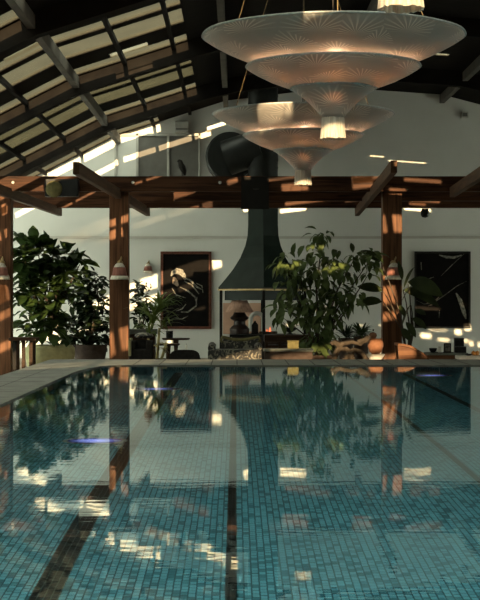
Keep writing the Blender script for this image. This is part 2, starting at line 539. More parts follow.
# ------------------------------------------------------------------ the hall
# sun patches that added roof slits are shaped for: photo x range, y, height, distance of the surface they fall on
GAPS = [(370, 384, 157.5, 3), (388, 402, 153.5, 2), (388, 426, 163, 3), (219, 232, 222, 2), (366, 377, 231, 2), (437, 454, 222, 2.5), (240, 250, 211, 6), (280, 306, 211, 6), (404, 431, 211, 5),
        (399, 414, 258, 5), (470, 486, 282, 15), (462, 478, 305, 6), (421, 431, 337, 6), (429, 447, 331, 3), (438, 449, 341, 4), (455, 461, 333, 7), (464, 472, 328, 9), (470, 490, 346, 6), (459, 468, 342, 4), (207, 238, 125, 6), (286, 306, 322, 9), (270, 282, 300, 6), (244, 262, 316, 6), (340, 356, 318, 12),
        # on the front beam and the posts
        (136, 178, 184.5, 5, 26), (60, 92, 185, 5, 26), (300, 345, 181, 7, 26), (352, 380, 186, 6, 26), (403, 440, 188, 6, 26), (450, 480, 180, 7, 26), (268, 296, 186, 5, 26),
        (376, 405, 197, 6, 26), (376, 405, 228, 20, 26), (376, 392, 282, 7, 26), (376, 406, 299, 20, 26), (376, 406, 320, 10, 26), (376, 407, 350, 12, 26), (290, 328, 300, 18, 24.8), (318, 345, 268, 10, 24.8), (274, 300, 266, 8, 24.8), (306, 330, 246, 9, 24.8), (22, 66, 252, 14, 26.6), (300, 330, 335, 9, 24.7),
        (100, 124, 240, 12, 26), (104, 134, 226, 10, 26), (104, 134, 308, 9, 26), (104, 116, 198, 8, 26), (104, 134, 345, 26, 26), (118, 134, 300, 8, 26), (-8, 8, 215, 10, 26), (-8, 16, 240, 12, 26), (-8, 8, 300, 22, 26), (-8, 14, 352, 12, 26),
        # on the back beam
        (60, 95, 201, 5, 30.3), (150, 180, 201, 6, 30.3), (285, 330, 202, 6, 30.3), (345, 375, 200, 5, 30.3), (410, 440, 201, 6, 30.3),
        # on the bowls of the chandeliers
        (258, 292, 117, 16, 17.0)]

BIG = [-7.0, -4.74, -2.47, -0.21, 2.05, 4.31, 6.57, 8.83, 11.5]


def roof_z(x):
    """the arch is faceted: straight between the big purlins"""
    arc = lambda u: AZ + .03 - (u - AX) ** 2 / (2 * AR)
    for a, b in zip(BIG, BIG[1:]):
        if x <= b or b == BIG[-1]:
            return arc(a) + (arc(b) - arc(a)) * (x - a) / (b - a)


XL, XR = -6.6, 11.4
Y_NEAR = -8.0
RIBS = [19.4 + 5.4 * k for k in range(-5, 3)]          # ... 19.4 24.8 30.2
PURL = [AX + k * 0.7533 for k in range(-12, 13)]        # every third one is the big one
OPEN = [(.31, .415), (.47, .67), (.86, .97)]           # strips of one bay, as fractions of the bay
OPEN_NEAR = [(.05, .33), (.36, .64), (.67, .95)]  # wide openings out of view, added to light the pool floor
SD = Vector((.04, 1.0, -.29))                            # the way the low sun travels


def arch_strip(g, x0, x1, y0, y1, up=0.0, th=0.05):
    xs = [x0] + [b for b in BIG if x0 + .01 < b < x1 - .01] + [x1]
    grid = []
    for x in xs:
        z = roof_z(x) + up
        grid.append([g.bm.verts.new((x, y0, z)), g.bm.verts.new((x, y1, z)), g.bm.verts.new((x, y1, z + th)), g.bm.verts.new((x, y0, z + th))])
    for a, b in zip(grid, grid[1:]):
        for k in range(4):
            k2 = (k + 1) % 4
            g.bm.faces.new((a[k], a[k2], b[k2], b[k]))
    g.bm.faces.new(grid[0]); g.bm.faces.new(grid[-1][::-1])


def structure(o, label, cat):
    return tag(o, label, cat, None, 'structure')


def roof_gap(px0, px1, py, h, Y=Y_WALL):
    """roof opening through which the sun reaches a patch px0..px1, py +- h/2 on the plane at distance Y"""
    out = []
    pm = (px0 + px1) / 2
    for px, yy in ((pm, py + h / 2), (pm, py - h / 2)):
        p = P(px, yy, Y)
        t = 0.0
        for _ in range(60):
            t = (roof_z(p.x - SD.x * t) - p.z) / -SD.z
        out.append((p.x - SD.x * t, Y - t))
    hw = (px1 - px0) / 2 * Y / F
    xm = (out[0][0] + out[1][0]) / 2
    return (xm - hw, xm + hw, min(out[0][1], out[1][1]), max(out[0][1], out[1][1]))


holes = []                                               # x0, x1, y0, y1, kind
bays = list(zip(RIBS, RIBS[1:] + [35.6]))
for i, (y0, y1) in enumerate(bays):
    for (a, b) in (OPEN_NEAR if y1 < 9 else OPEN):
        if y0 > 30:
            continue
        if y1 < 9:
            holes.append((XL + .05, XR - .05, y0 + a * 5.4, y0 + b * 5.4, 'tinted'))
        elif y0 < 18:
            holes.append((XL + .05, -2.6, y0 + a * 5.4, y0 + b * 5.4, 'blind'))
        else:
            holes.append((XL + .05, -.75, y0 + a * 5.4, y0 + b * 5.4, 'dense' if y0 > 24 and a < .8 else 'blind'))
holes += [(XL + .05, -.6, 31.25, 31.8, 'blind'), (XL + .05, -1.6, 32.65, 33.35, 'blind')]
for spec in GAPS:
    holes.append(roof_gap(*spec) + ('slit',))
g = G()
ys = sorted({XL * 0 + Y_NEAR, Y_WALL + .3} | {h[2] for h in holes} | {h[3] for h in holes})
for y0, y1 in zip(ys, ys[1:]):
    if y1 - y0 < .004:
        continue
    ym = (y0 + y1) / 2
    cuts = sorted((h[0], h[1]) for h in holes if h[2] < ym < h[3])
    x = XL
    for a, b in cuts:
        if a > x + .005:
            arch_strip(g, x, a, y0, y1)
        x = max(x, b)
    if x < XR - .01:
        arch_strip(g, x, XR, y0, y1)
structure(g.build('ceiling', M['roof']), 'dark arched timber roof over the pool hall', 'ceiling')
for k, (x0, x1, y0, y1, kind) in enumerate(holes):
    g = G()
    arch_strip(g, x0, x1, y0, y1, .006, .012)
    structure(g.build('window_%d' % (k + 1), M['glass'] if kind == 'tinted' else M[kind]),
              'roof opening %d: %s' % (k + 1, {'tinted': 'unseen pane opened to light the near water', 'slit': 'added slit cut to aim one sun patch', 'dense': 'long tan strip with a blind thickened to hold back sun', 'blind': 'long tan blind strip across the left roof'}[kind]), 'skylight')

nb = 200
for (x0, x1, y0, y1, kind) in holes:
    if kind != 'tinted' or y0 > 6:
        continue
    for yy in (y0, (y0 + y1) / 2):  # unseen blades added to block low light from the glazing
        nb += 1
        g = G()
        arch_strip(g, x0, .2, yy - .03, yy + .03, -.75, .74)
        arch_strip(g, .55, x1, yy - .03, yy + .03, -.75, .74)
        structure(g.build('trim_%d' % nb, M['rib']), 'added deep dark louvre blade %d under the near roof glazing' % (nb - 200), 'baffle')

for k, y in enumerate(RIBS):
    g = G()
    n = 30
    prev = None
    for q in range(n + 1):
        x = XL + (XR - XL) * q / n
        z = roof_z(x)
        row = [g.bm.verts.new((x, y - .11, z - .28)), g.bm.verts.new((x, y + .11, z - .28)), g.bm.verts.new((x, y + .11, z)), g.bm.verts.new((x, y - .11, z))]
        if prev:
            for a in range(4):
                g.bm.faces.new((prev[a], prev[(a + 1) % 4], row[(a + 1) % 4], row[a]))
        else:
            g.bm.faces.new(row)
        prev = row
    g.bm.faces.new(prev[::-1])
    structure(g.build('trim_%d' % (k + 1), M['rib']), 'dark arched roof rib number %d counted towards the end wall' % (k + 1), 'roof rib')
kk = len(RIBS)
for x in BIG[1:-1]:
    kk += 1
    z = roof_z(x)
    g = G().box((x, (Y_NEAR + Y_WALL) / 2, z - .10), (.10, Y_WALL - Y_NEAR, .17), .008)
    structure(g.build('trim_%d' % kk, M['purlin']), 'grey purlin running the length of the roof, %.0f cm off the flue line' % (100 * abs(x - .57)), 'purlin')
for i in range(1, len(BIG)):
    for q in (1, 2):
        x = BIG[i] + .7533 * q
        if x > -.3:
            continue
        kk += 1
        g = G().box((x, (Y_NEAR + Y_WALL) / 2, roof_z(x) - .03), (.06, Y_WALL - Y_NEAR, .07))
        structure(g.build('trim_%d' % kk, M['rib']), 'thin dark purlin under the roof strips, %.0f cm off the flue line' % (100 * abs(x - .57)), 'purlin')

# end wall with the arched top
poly = [(XL, FLOOR), (XR, FLOOR)] + [(XR + (XL - XR) * k / 40, roof_z(XR + (XL - XR) * k / 40) + .02) for k in range(41)]
structure(G().prism(poly, Y_WALL, Y_WALL + .3).build('wall_back', M['wall']), 'pale plaster end wall with arched top', 'wall')
structure(box('trim_100', (0.9, Y_WALL - .02, PZ(237.5, Y_WALL)), (12.5, .04, .055), M['trimwall'], bev=.006), 'thin plaster ledge along the end wall', 'trim')

# side walls: plain along the pool, with windows added in the seating bay to light the end wall; plain wall behind the photographer
nw = 60
for nm, x, lb in (('left', XL, 'left'), ('right', XR, 'right')):
    zt0 = roof_z(x) - .0
    structure(box('wall_' + nm, (x + (-.1 if x < 0 else .1), (Y_NEAR + 22) / 2, (FLOOR + zt0) / 2), (.2, 22 - Y_NEAR, zt0 - FLOOR), M['sidewall']), 'brown plaster wall along the %s side of the pool' % lb, 'wall')
    for k in range(4):
        y0_, y1_ = 22 + k * 2.875, 22 + (k + 1) * 2.875
        nw += 1
        fr_ = G()
        for yy in (y0_ + .03, y1_ - .03):
            fr_.box((x, yy, (FLOOR + zt0) / 2), (.08, .06, zt0 - FLOOR))
        for zz in (FLOOR + .04, zt0 - .04):
            fr_.box((x, (y0_ + y1_) / 2, zz), (.08, 2.875, .08))
        fo = structure(fr_.build('window_%d' % nw, M['rib']), 'added side window %d to light the seating bay on the %s' % (k + 1, lb), 'window')
        box('pane', (x, (y0_ + y1_) / 2, (FLOOR + zt0) / 2), (.012, 2.755, zt0 - FLOOR - .16), M['pane'], fo)
poly = [(XL, FLOOR), (XR, FLOOR)] + [(XR + (XL - XR) * k / 40, roof_z(XR + (XL - XR) * k / 40)) for k in range(41)]
structure(G().prism(poly, Y_NEAR - .2, Y_NEAR).build('wall_front', M['sidewall']), 'plain brown wall behind the near end of the pool', 'wall')

# floor with the pool's opening
PXL, PXR, PY0 = -1.95, 6.0, -5.0
ROUT, ROUT_FAR = .70, 1.95


def pool_outline(off=0.0, far=None):
    """clockwise outline of the pool, corner at the far left drawn out round; off > 0 is wider"""
    x0, x1, y0, y1 = PXL - off, PXR + off, PY0 - off, Y_END + (off if far is None else far)
    pts = [(x0, y0)]
    rx, ry = max(.05, .42 - off * .6), max(.1, 2.4 - off * 3.4)
    for k in range(13):
        a = math.pi - (math.pi / 2) * k / 12
        pts.append((x0 + rx + rx * math.cos(a), y1 - ry + ry * math.sin(a)))
    pts += [(x1, y1), (x1, y0)]
    return pts


def ring(g, inner, outer, z0, z1):
    n = len(inner)
    vi0 = [g.bm.verts.new((x, y, z0)) for x, y in inner]; vi1 = [g.bm.verts.new((x, y, z1)) for x, y in inner]
    vo0 = [g.bm.verts.new((x, y, z0)) for x, y in outer]; vo1 = [g.bm.verts.new((x, y, z1)) for x, y in outer]
    for k in range(n):
        q = (k + 1) % n
        g.bm.faces.new((vi1[k], vi1[q], vo1[q], vo1[k]))
        g.bm.faces.new((vi0[k], vo0[k], vo0[q], vi0[q]))
        g.bm.faces.new((vi0[k], vi0[q], vi1[q], vi1[k]))
        g.bm.faces.new((vo0[k], vo1[k], vo1[q], vo0[q]))


inn, outr = pool_outline(0), pool_outline(ROUT, ROUT_FAR)
g = G(); ring(g, pool_outline(ROUT - .03, ROUT_FAR - .03), [(XL, Y_NEAR)] + [(XL, Y_NEAR + (Y_WALL - Y_NEAR) * (k + 1) / 13) for k in range(13)] + [(XR, Y_WALL), (XR, Y_NEAR)], FLOOR - .1, FLOOR)
structure(g.build('floor', M['floor']), 'brown floor around the raised pool', 'floor')
g = G(); ring(g, pool_outline(0), outr, FLOOR, RIM - .05); 
structure(g.build('wall_pool', M['stone']), 'raised stone wall around the pool', 'pool wall')
g = G(); ring(g, pool_outline(-.02), pool_outline(ROUT + .02, ROUT_FAR + .02), RIM - .055, RIM)
structure(g.build('trim_101', M['stone']), 'grey stone coping around the pool edge', 'coping')
# joints of the coping
g = G()
x = PX(133, Y_END)
while x < 6: 
    g.box((x, Y_END + .98, RIM - .026), (.014, 1.9, .055)); x += .343
x = PX(133, Y_END) - .343
y = 20.4
g.box((PXL - .38, 7.0, RIM - .0245), (.010, 26.5, .0505))
while y > -4:
    g.box((PXL - .36, y, RIM - .024), (.62, .010, .050)); y -= .9
structure(g.build('trim_102', M['joint']), 'dark joints between the coping slabs', 'joints')

# basin
DEPTH = -1.35
g = G()
pts = pool_outline(.001)
t = [g.bm.verts.new((x, y, RIM - .03)) for x, y in pts]
b = [g.bm.verts.new((x, y, DEPTH)) for x, y in pts]
for k in range(len(pts)):
    q = (k + 1) % len(pts)
    g.bm.faces.new((t[k], t[q], b[q], b[k]))
g.bm.faces.new(b)
structure(g.build('floor_pool', M['tile']), 'teal mosaic basin of the swimming pool', 'pool basin')
g = G()
g.bm.faces.new([g.bm.verts.new((x, y, 0)) for x, y in pool_outline(.0005)])
wo = g.build('pool_water', M['water'])
if wo.data.polygons[0].normal.z < 0:
    wo.data.flip_normals()
structure(wo, 'still teal water filling the swimming pool', 'water')
for k, (x, w, m, lb) in enumerate(((-.737, .112, 'line', 'wide black lane line slanting down the left of the pool'), (-.02, .046, 'line2', 'narrow black lane line straight down the pool'),
                               (1.398, .042, 'line2', 'thin dark lane line slanting to the right through the column reflection'), (2.14, .075, 'line', 'short black lane line at the far right corner of the pool'))):
    structure(box('trim_%d' % (110 + k), (x, 8.2, DEPTH + .003), (w, 25.0, .006), M[m]), lb, 'lane line')

# --------------------------------------------------------- pergola
pg = thing('pergola', (0, Y_POST, FLOOR), 'red brown timber pergola with posts and long double beam across the hall', 'pergola')
PW = .31
zb, zm, zt = PZ(208, Y_POST + .25), PZ(191.5, Y_POST), PZ(176.2, Y_POST - .25)
posts = [PX(2.5, Y_POST), PX(119.5, Y_POST), PX(391.5, Y_POST)]
for x in posts:
    G().box((x, Y_POST, (FLOOR + zt - .02) / 2), (PW, PW, zt - .02 - FLOOR), .012).build('post', M['wood'], pg, origin=(x, Y_POST, FLOOR))
Y_BACK = 30.4
for (y, z0, z1, w) in ((28.3, PZ(208, Y_BACK) + .002, PZ(191, Y_BACK), .14), (Y_POST - .2, PZ(191.5, Y_POST - .25), zt, .12), (Y_BACK, PZ(208, Y_BACK), PZ(191, Y_BACK), .14)):
    xa_ = -1.1 if y == 28.3 else -4.9  # shorter middle beam, added to darken the mirror image in the water
    bm_ = G().box(((xa_ + 9.5) / 2, y, (z0 + z1) / 2), (9.5 - xa_, w, z1 - z0), .01).build('beam', M['woodx'], pg, origin=(2.4, y, z0))
    if y < Y_POST:
        for px in (13, 107, 133, 220, 380):
            q = P(px, 182.5, y - w / 2 - .004)
            G().lathe([(.0, .014), (.02, .012), (.026, 0)], q, 10, Matrix.Rotation(math.radians(90), 3, 'X')).build('bolt', M['panelframe'], bm_, origin=q)
for x, Y_ in ((-4.76, Y_BACK), (9.36, Y_BACK), (9.36, 28.3)):
    G().box((x, Y_, (FLOOR + PZ(208, Y_BACK)) / 2), (.25, .25, PZ(208, Y_BACK) - FLOOR), .012).build('post', M['wood'], pg, origin=(x, Y_, FLOOR))
# rafters from (px, py at near end) to (px, py at far end)
Y1, Y2 = 20.9, 31.0
raf = [((76, 168), (148, 212)), ((-60, 168), (60, 212)), ((394, 166.5), (357, 212)), ((489, 168), (424, 212)), ((181, 168), (208, 203))]
for (a, b) in raf[:4]:
    A, B = P(a[0], a[1], Y1), P(b[0], b[1], Y2)
    if a[0] > 450:
        B = A + (B - A) * ((25.62 - Y1) / (Y2 - Y1)); B.z = A.z
    G().beam(A, B, .085, .16, .01).build('rafter', M['woody'], pg, origin=(A + B) / 2)
# joint plate at the flue and a dark box on the beam
q = P(255, 193, Y_POST - .275)
pl = G().box(q, (.45, .025, .52), .008).build('joint_plate', M['matte'], pg, origin=q)
G().box(P(256, 189, Y_POST - .292), (.09, .02, .02), .004).build('nameplate', M['iron'], pl, origin=P(256, 189, Y_POST - .292))

sp = thing('speaker_box', P(62, 188, Y_POST - .36), 'dark box with a rounded tan front fixed to the beam near the left', 'speaker')
G().box(P(62, 188, Y_POST - .36), (.54, .18, .28), .03).build('housing', M['black'], sp, origin=P(62, 188, Y_POST - .36))
G().lathe([(.0, .05), (.08, .045), (.125, .02), (.135, 0)], P(54, 189, Y_POST - .45), 20, Matrix.Rotation(math.radians(90), 3, 'X')).build('cone', M['olive'], sp, smooth=True, origin=P(54, 189, Y_POST - .45))

# perched small ornament and the ball camera
bd = thing('bird_ornament', P(183, 176, Y_POST - .2), 'small dark bird ornament perched on the pergola beam', 'ornament')
b0 = P(182, 176, Y_POST - .2)
G().tube([b0 + Vector((.05, 0, .01)), b0 + Vector((.03, 0, .08)), b0 + Vector((0, 0, .15)), b0 + Vector((-.02, 0, .19)), b0 + Vector((-.03, 0, .235)), b0 + Vector((-.05, 0, .24)), b0 + Vector((-.08, 0, .235))], [.014, .045, .055, .045, .038, .03, .006], 10).build('body', M['iron'], bd, smooth=True, origin=b0)
G().tube([b0 + Vector((.0, 0, 0)), b0 + Vector((.0, 0, .1))], .008, 6).build('leg', M['iron'], bd, origin=b0)
cp = P(425, 212.5, Y_POST)
cm = thing('dome_camera', cp, 'small black dome camera hanging under the beam right of the post', 'camera')
G().lathe([(.0, -.09), (.05, -.075), (.07, -.04), (.07, 0), (.05, .06), (.0, .06)], cp, 16).build('dome', M['black'], cm, smooth=True, origin=cp)

# ------------------------------------------------------------- end wall things
def wallbox(px0, py0, px1, py1, Y):
    a, b = P(px0, py1, Y), P(px1, py0, Y)
    return (a + b) / 2, (b.x - a.x, b.z - a.z)


YF = Y_WALL - .04
vp = thing('louvre_panel', P(158, 177, YF), 'grey two part panel with pale frame high on the end wall', 'vent panel')
for (x0, x1, mm) in ((116, 136, 'wall'), (138, 167.5, 'panel'), (169, 199, 'panel')):
    c, s = wallbox(x0, 136, x1, 178, YF + .01)
    G().box(c, (s[0], .03, s[1]), .004).build('panel', M[mm], vp, origin=c)
g = G()
for (x0, y0, x1, y1) in ((114.5, 133.5, 117, 179), (136, 133.5, 138.5, 179), (167, 135, 169.4, 178), (198.5, 133.5, 200.5, 179), (114.5, 133.5, 200.5, 136)):
    c, s = wallbox(x0, y0, x1, y1, YF - .01)
    g.box(c, (s[0], .06, s[1]), .005)
g.build('frame', M['panelframe'], vp)
c, s = wallbox(175, 121.5, 189, 133, Y_WALL - .12)
wb = thing('ventilation_unit', c, 'small pale box unit under the roof on the end wall', 'ventilation unit')
G().box(c, (s[0], .24, s[1]), .02).build('case', M['panelframe'], wb, origin=c)
G().box(c + Vector((0, -.125, -.05)), (s[0] * .85, .02, .03), .003).build('grille', M['panel'], wb, origin=c)
c, s = wallbox(461, 112, 468, 118, Y_WALL - .06)
wb = thing('floodlight', c, 'tiny box lamp high on the right of the end wall', 'light')
G().box(c, (s[0], .12, s[1]), .015).build('case', M['panelframe'], wb, origin=c)
G().box(c + Vector((0, -.062, 0)), (s[0] * .7, .01, s[1] * .6)).build('lens', M['panel'], wb, origin=c)


def painting(px0, py0, px1, py1, fr, label, marks):
    Y = Y_WALL - .035
    c, s = wallbox(px0, py0, px1, py1, Y)
    t = thing('painting', (c.x, c.y, c.z - s[1] / 2), label, 'painting')
    w = fr[1]
    G().box(c + Vector((0, .012, 0)), (s[0] - w, .03, s[1] - w)).build('canvas', M['canvas'], t, origin=c)
    g = G()
    g.box(c + Vector((0, 0, s[1] / 2 - w / 2)), (s[0], .06, w), .006).box(c - Vector((0, 0, s[1] / 2 - w / 2)), (s[0], .06, w), .006)
    g.box(c + Vector((s[0] / 2 - w / 2, 0, 0)), (w, .06, s[1] - 2 * w), .006).box(c - Vector((s[0] / 2 - w / 2, 0, 0)), (w, .06, s[1] - 2 * w), .006)
    g.build('frame', M[fr[0]], t, origin=c)
    for (nm, mm, strokes) in marks:
        for st in strokes:
            g = G()
            pts, wid = st
            pts = [P(x, y, Y - .006) for x, y in pts]
            rows = []
            n = len(pts)
            for i, p in enumerate(pts):
                d = pts[min(i + 1, n - 1)] - pts[max(i - 1, 0)]
                nn = Vector((-d.z, 0, d.x)).normalized()
                ww = (wid[i] if isinstance(wid, list) else wid * .8 * math.sin(math.pi * (i + .35) / (n - .3))) / 47.8 / 2
                rows.append([g.bm.verts.new(p + nn * ww), g.bm.verts.new(p - nn * ww), g.bm.verts.new(p - nn * ww + Vector((0, .003, 0))), g.bm.verts.new(p + nn * ww + Vector((0, .003, 0)))])
            for a, b in zip(rows, rows[1:]):
                for k in range(4):
                    g.bm.faces.new((a[k], a[(k + 1) % 4], b[(k + 1) % 4], b[k]))
            g.build(nm, M[mm], t, origin=c)
    return t


fig = [('painted_hair', 'paintw', [([(171, 276), (173, 272.5), (177, 271), (181, 272), (184, 276), (185, 280)], [1, 4, 6, 6, 4, 1.5])]),
       ('painted_face', 'paintp', [([(174, 277), (175, 282), (178, 286)], [2, 6, 2])]),
       ('painted_cloth', 'paint', [([(182, 277), (190, 280), (197, 287), (203, 290)], 2.4), ([(184, 281), (192, 285), (199, 294)], 2), ([(180, 287), (188, 291), (195, 297), (197, 305)], 2.2),
                                 ([(197, 297), (196, 306), (188, 312), (181, 312)], 2), ([(172, 288), (176, 295), (186, 298)], 1.6), ([(186, 304), (182, 309), (176, 311)], 1.6), ([(196, 283), (202, 286), (203, 293)], 1.2),
                                 ([(188, 316), (182, 319), (175, 318)], 1.2)])]
painting(160.5, 251.5, 211.5, 329, ('frame', .055), 'dark painting in red brown frame of pale figure with white hair', fig)
abst = [('painted_shape', 'paintw', [([(439, 255), (446, 257), (454, 257.5), (462, 255)], 3.4), ([(456, 293), (460, 300), (464, 312), (466, 319)], [1, 4, 4, 1]), ([(421, 262), (421.5, 270)], 1.8), ([(439, 318), (439.5, 310)], .9)]),
        ('painted_line', 'paint', [([(416, 300), (424, 304), (433, 303), (445, 295), (457, 286), (467, 281)], 1.0), ([(464, 254), (452, 265), (441, 276)], .7), ([(422, 282), (428, 279), (434, 277)], 1.2)]),
        ('painted_hand', 'paintp', [([(426, 304), (430, 301), (436, 300), (439, 297)], 2.2), ([(428, 306), (433, 304), (437, 305)], 1.6)])]
painting(414.5, 251.5, 470.5, 328, ('blackframe', .035), 'black abstract painting with thin pale strokes right of the post', abst)

# ---------------------------------------------------------------- fireplace
FX, FY = PX(263, 32.2), 32.2
fp = thing('fireplace_hood', (FX, FY, FLOOR), 'black flared metal hood with tall flue over the open hearth', 'fireplace')
SCF = F / FY
def sq(z, hw):
    return [Vector((FX - hw, FY, z)), Vector((FX, FY - hw, z)), Vector((FX + hw, FY, z)), Vector((FX, FY + hw, z))]
g = G()
prof = [(290, 44), (287.5, 44.5), (280, 38), (270, 30), (258, 22.5), (246, 17.5), (236, 15.2), (225, 14.6), (212, 14.6), (176, 14.6)]
rings = [[g.bm.verts.new(p) for p in sq(PZ(y, FY), hw / SCF)] for y, hw in prof]
for a, b in zip(rings, rings[1:]):
    for k in range(4):
        g.bm.faces.new((a[k], a[(k + 1) % 4], b[(k + 1) % 4], b[k]))
g.build('hood', M['hood'], fp, origin=(FX, FY, PZ(290, FY)), solid=.012)
g = G()
lo, hi = sq(PZ(290.5, FY), 44.8 / SCF), sq(PZ(289, FY), 44.8 / SCF)
for k in range(4):
    g.beam((lo[k] + hi[k]) / 2, (lo[(k + 1) % 4] + hi[(k + 1) % 4]) / 2, .03, .03, .004)
g.build('brass_trim', M['brass'], fp)
g = G()
lo = sq(PZ(295.5, FY), 38 / SCF)
for k in range(4):
    g.beam(lo[k], lo[(k + 1) % 4], .02, .19, .003)
g.build('valance', M['hood'], fp)
# round flue with ribbed joints above the beam
prof = [(.30, PZ(176, FY))]
z0, z1 = PZ(178, FY), roof_z(FX) - .01
prof = [(.30, z0)]
for yy in range(172, 62, -2):
    z = PZ(yy, FY)
    if z > z1: break
    rb = .308 if (yy % 8 == 0 and (yy > 150 or 84 < yy < 112)) else .30
    prof += [(rb, z)]
prof += [(.30, z1)]
G().lathe(prof, (FX, FY, 0), 32).build('flue', M['duct'], fp, smooth=True, origin=(FX, FY, z0))
for p in sq(FLOOR, 42 / SCF):
    z1 = PZ(290, FY)
    G().box((p.x, p.y, (FLOOR + z1) / 2), (.06, .06, z1 - FLOOR), .006).build('post', M['black'], fp, origin=p)
# round side duct going into the wall, with a sloping pipe to the flue
dc = P(230, 156, 32.6)
G().lathe([(.0, 0), (.46, 0), (.50, -.04), (.50, -.35), (.50, -.88)], (dc.x, Y_WALL - .9, dc.z), 40, Matrix.Rotation(math.radians(90), 3, 'X')).build('wall_duct', M['duct'], fp, smooth=True, origin=dc)
G().tube([P(227, 158, 32.35), P(262, 146, 32.2)], .36, 32).build('side_pipe', M['duct'], fp, smooth=True, origin=dc)

# hearth block
hb = thing('hearth', (FX, FY, FLOOR), 'dark brick hearth block standing under the black hood', 'hearth')
hz = PZ(334, FY)
G().box((FX, FY, (FLOOR + hz - .05) / 2), (1.26, 1.0, hz - .05 - FLOOR), .02).build('base', M['hearth'], hb, origin=(FX, FY, FLOOR))
G().box((FX, FY, hz - .025), (1.34, 1.06, .05), .01).build('slab', M['black'], hb, origin=(FX, FY, hz))
# fire in it
fr = thing('fire', P(266, 334, FY - .1), 'small orange fire burning at the front of the hearth', 'fire')
for (px, h, r) in ((264.5, .06, .02), (267, .11, .025), (270, .16, .03)):
    q = P(px, 334, FY - .2)
    G().lathe([(.0, 0), (r, .03), (r * .8, h * .4), (r * .35, h * .75), (.0, h)], q, 10).build('flame', M['flame'], fr, smooth=True, origin=q)
q = P(267, 334, FY - .2)
G().tube([q + Vector((-.15, .05, .025)), q + Vector((.2, -.05, .03))], .025, 8).tube([q + Vector((-.1, -.08, .025)), q + Vector((.2, .08, .03))], .025, 8).build('log', M['bark'], fr, origin=q)

# pagoda lamp on the hearth
lq = P(239.5, 334, FY - .05)
lp = thing('table_lamp', lq, 'pagoda shaped dark table lamp with peach pleated shade on the hearth', 'lamp')
k = 1 / SCF
def lz(y): return PZ(y, FY - .05)
G().lathe([(9.5 * k, lz(334)), (10 * k, lz(329)), (8 * k, lz(326.5)), (6 * k, lz(325)), (5.5 * k, lz(321)), (8.8 * k, lz(319)), (9.3 * k, lz(317.5)), (7 * k, lz(315.5)), (5 * k, lz(312)), (2 * k, lz(311)), (1.6 * k, lz(309)), (3.2 * k, lz(308)), (2.6 * k, lz(306.5)), (1 * k, lz(305)), (.6 * k, lz(300))],
          (lq.x, lq.y, 0), 24).build('base', M['lampbase'], lp, smooth=True, origin=lq)
G().lathe([(14 * k, lz(312.2)), (7.5 * k, lz(300.5))], (lq.x, lq.y, 0), 40, close=False).build('lamp_shade', M['shade'], lp, smooth=True, origin=lq, solid=.008)
G().lathe([(0, -.05), (.03, -.03), (.035, 0), (0, .04)], (lq.x, lq.y, lz(306)), 10).build('bulb', M['bulb_hot'], lp, smooth=True, origin=lq)
# pale arch niche and lantern behind it
aq = P(257, 334, FY + .3); aq.z = hz + .046
an = thing('arched_niche', aq, 'white arched plaster surround behind the table lamp', 'niche')
pts = [aq + Vector((-.13, 0, 0)), aq + Vector((-.13, 0, .24))] + [aq + Vector((-.13 * math.cos(a), 0, .24 + .13 * math.sin(a))) for a in [math.pi * q / 8 for q in range(1, 8)]] + [aq + Vector((.13, 0, .24)), aq + Vector((.13, 0, 0))]
G().tube(pts, .045, 10).build('arch', M['wall'], an, smooth=True, origin=aq)
q = P(255, 334, FY + .02); q.z = hz + .001
lt = thing('lantern', q, 'small dark lantern right of the table lamp on the hearth', 'lantern')
G().box(q + Vector((0, 0, .1)), (.13, .13, .18), .01).build('case', M['iron'], lt, origin=q)
G().lathe([(.085, .19), (.03, .24), (.02, .26), (0, .27)], q, 4, phase=math.pi / 4).build('lid', M['iron'], lt, origin=q)
G().box(q + Vector((0, 0, .01)), (.15, .15, .02), .004).build('foot', M['iron'], lt, origin=q)
c, s = wallbox(223, 303, 262, 334, Y_WALL - .03)  # added panel, its pink stands in for sun reflected onto the wall
tag(G().box(c, (s[0], .05, s[1]), .006).build('sun_tint_panel', M['suntint'], origin=c), 'pink lit plaster panel added for reflected sun on the wall behind the lamp', 'panel')

# ---------------------------------------------------------------- wall lights
def sconce(px, py, Y, sc, label):
    q = P(px, py, Y)
    t = thing('sconce', q, label, 'wall lamp', 'pink shaded sconces')
    # arm: from the mount up and over, shade hangs below
    G().lathe([(.05, 0), (.05, -.02), (.02, -.03), (0, -.03)], q + Vector((0, .135, .12)), 14, Matrix.Rotation(math.radians(-90), 3, 'X')).build('mount', M['brass'], t, smooth=True, origin=q)
    arm = [q + Vector((0, .135, .12)), q + Vector((.02, .08, .16)), q + Vector((.035, .03, .2)), q + Vector((.03, 0, .22)), q + Vector((.012, 0, .18)), q + Vector((0, 0, .11))]
    G().tube(arm, .009, 8).build('arm', M['brass'], t, smooth=True, origin=q)
    G().lathe([(0, .125), (.035, .12), (.065, .098), (.085, .065), (.088, .045)], q, 18).build('cap', M['cream'], t, smooth=True, origin=q)
    G().lathe([(.095, .05), (.105, .0), (.125, -.09)], q, 24, close=False).build('lamp_shade', M['pink'], t, smooth=True, origin=q, solid=.006)
    G().lathe([(.13, -.085), (.142, -.12), (.146, -.145)], q, 30, close=False).build('fringe', M['cream'], t, smooth=True, origin=q, solid=.008)
    return t


YS = Y_POST - PW / 2 - .135
S0 = sconce(394, 270.5, YS, 1, 'pink shaded sconce with cream fringe on the post among tall leaves')
copy_thing(S0, P(119.5, 270.5, YS), 'pink shaded sconce with cream fringe on the post beside the white haired painting')
copy_thing(S0, P(.8, 270.5, YS), 'pink shaded sconce cut by the picture edge on the outermost post')
copy_thing(S0, P(148, 268, Y_WALL - .1), 'small pink sconce on the end wall beside the dark framed painting', .74)

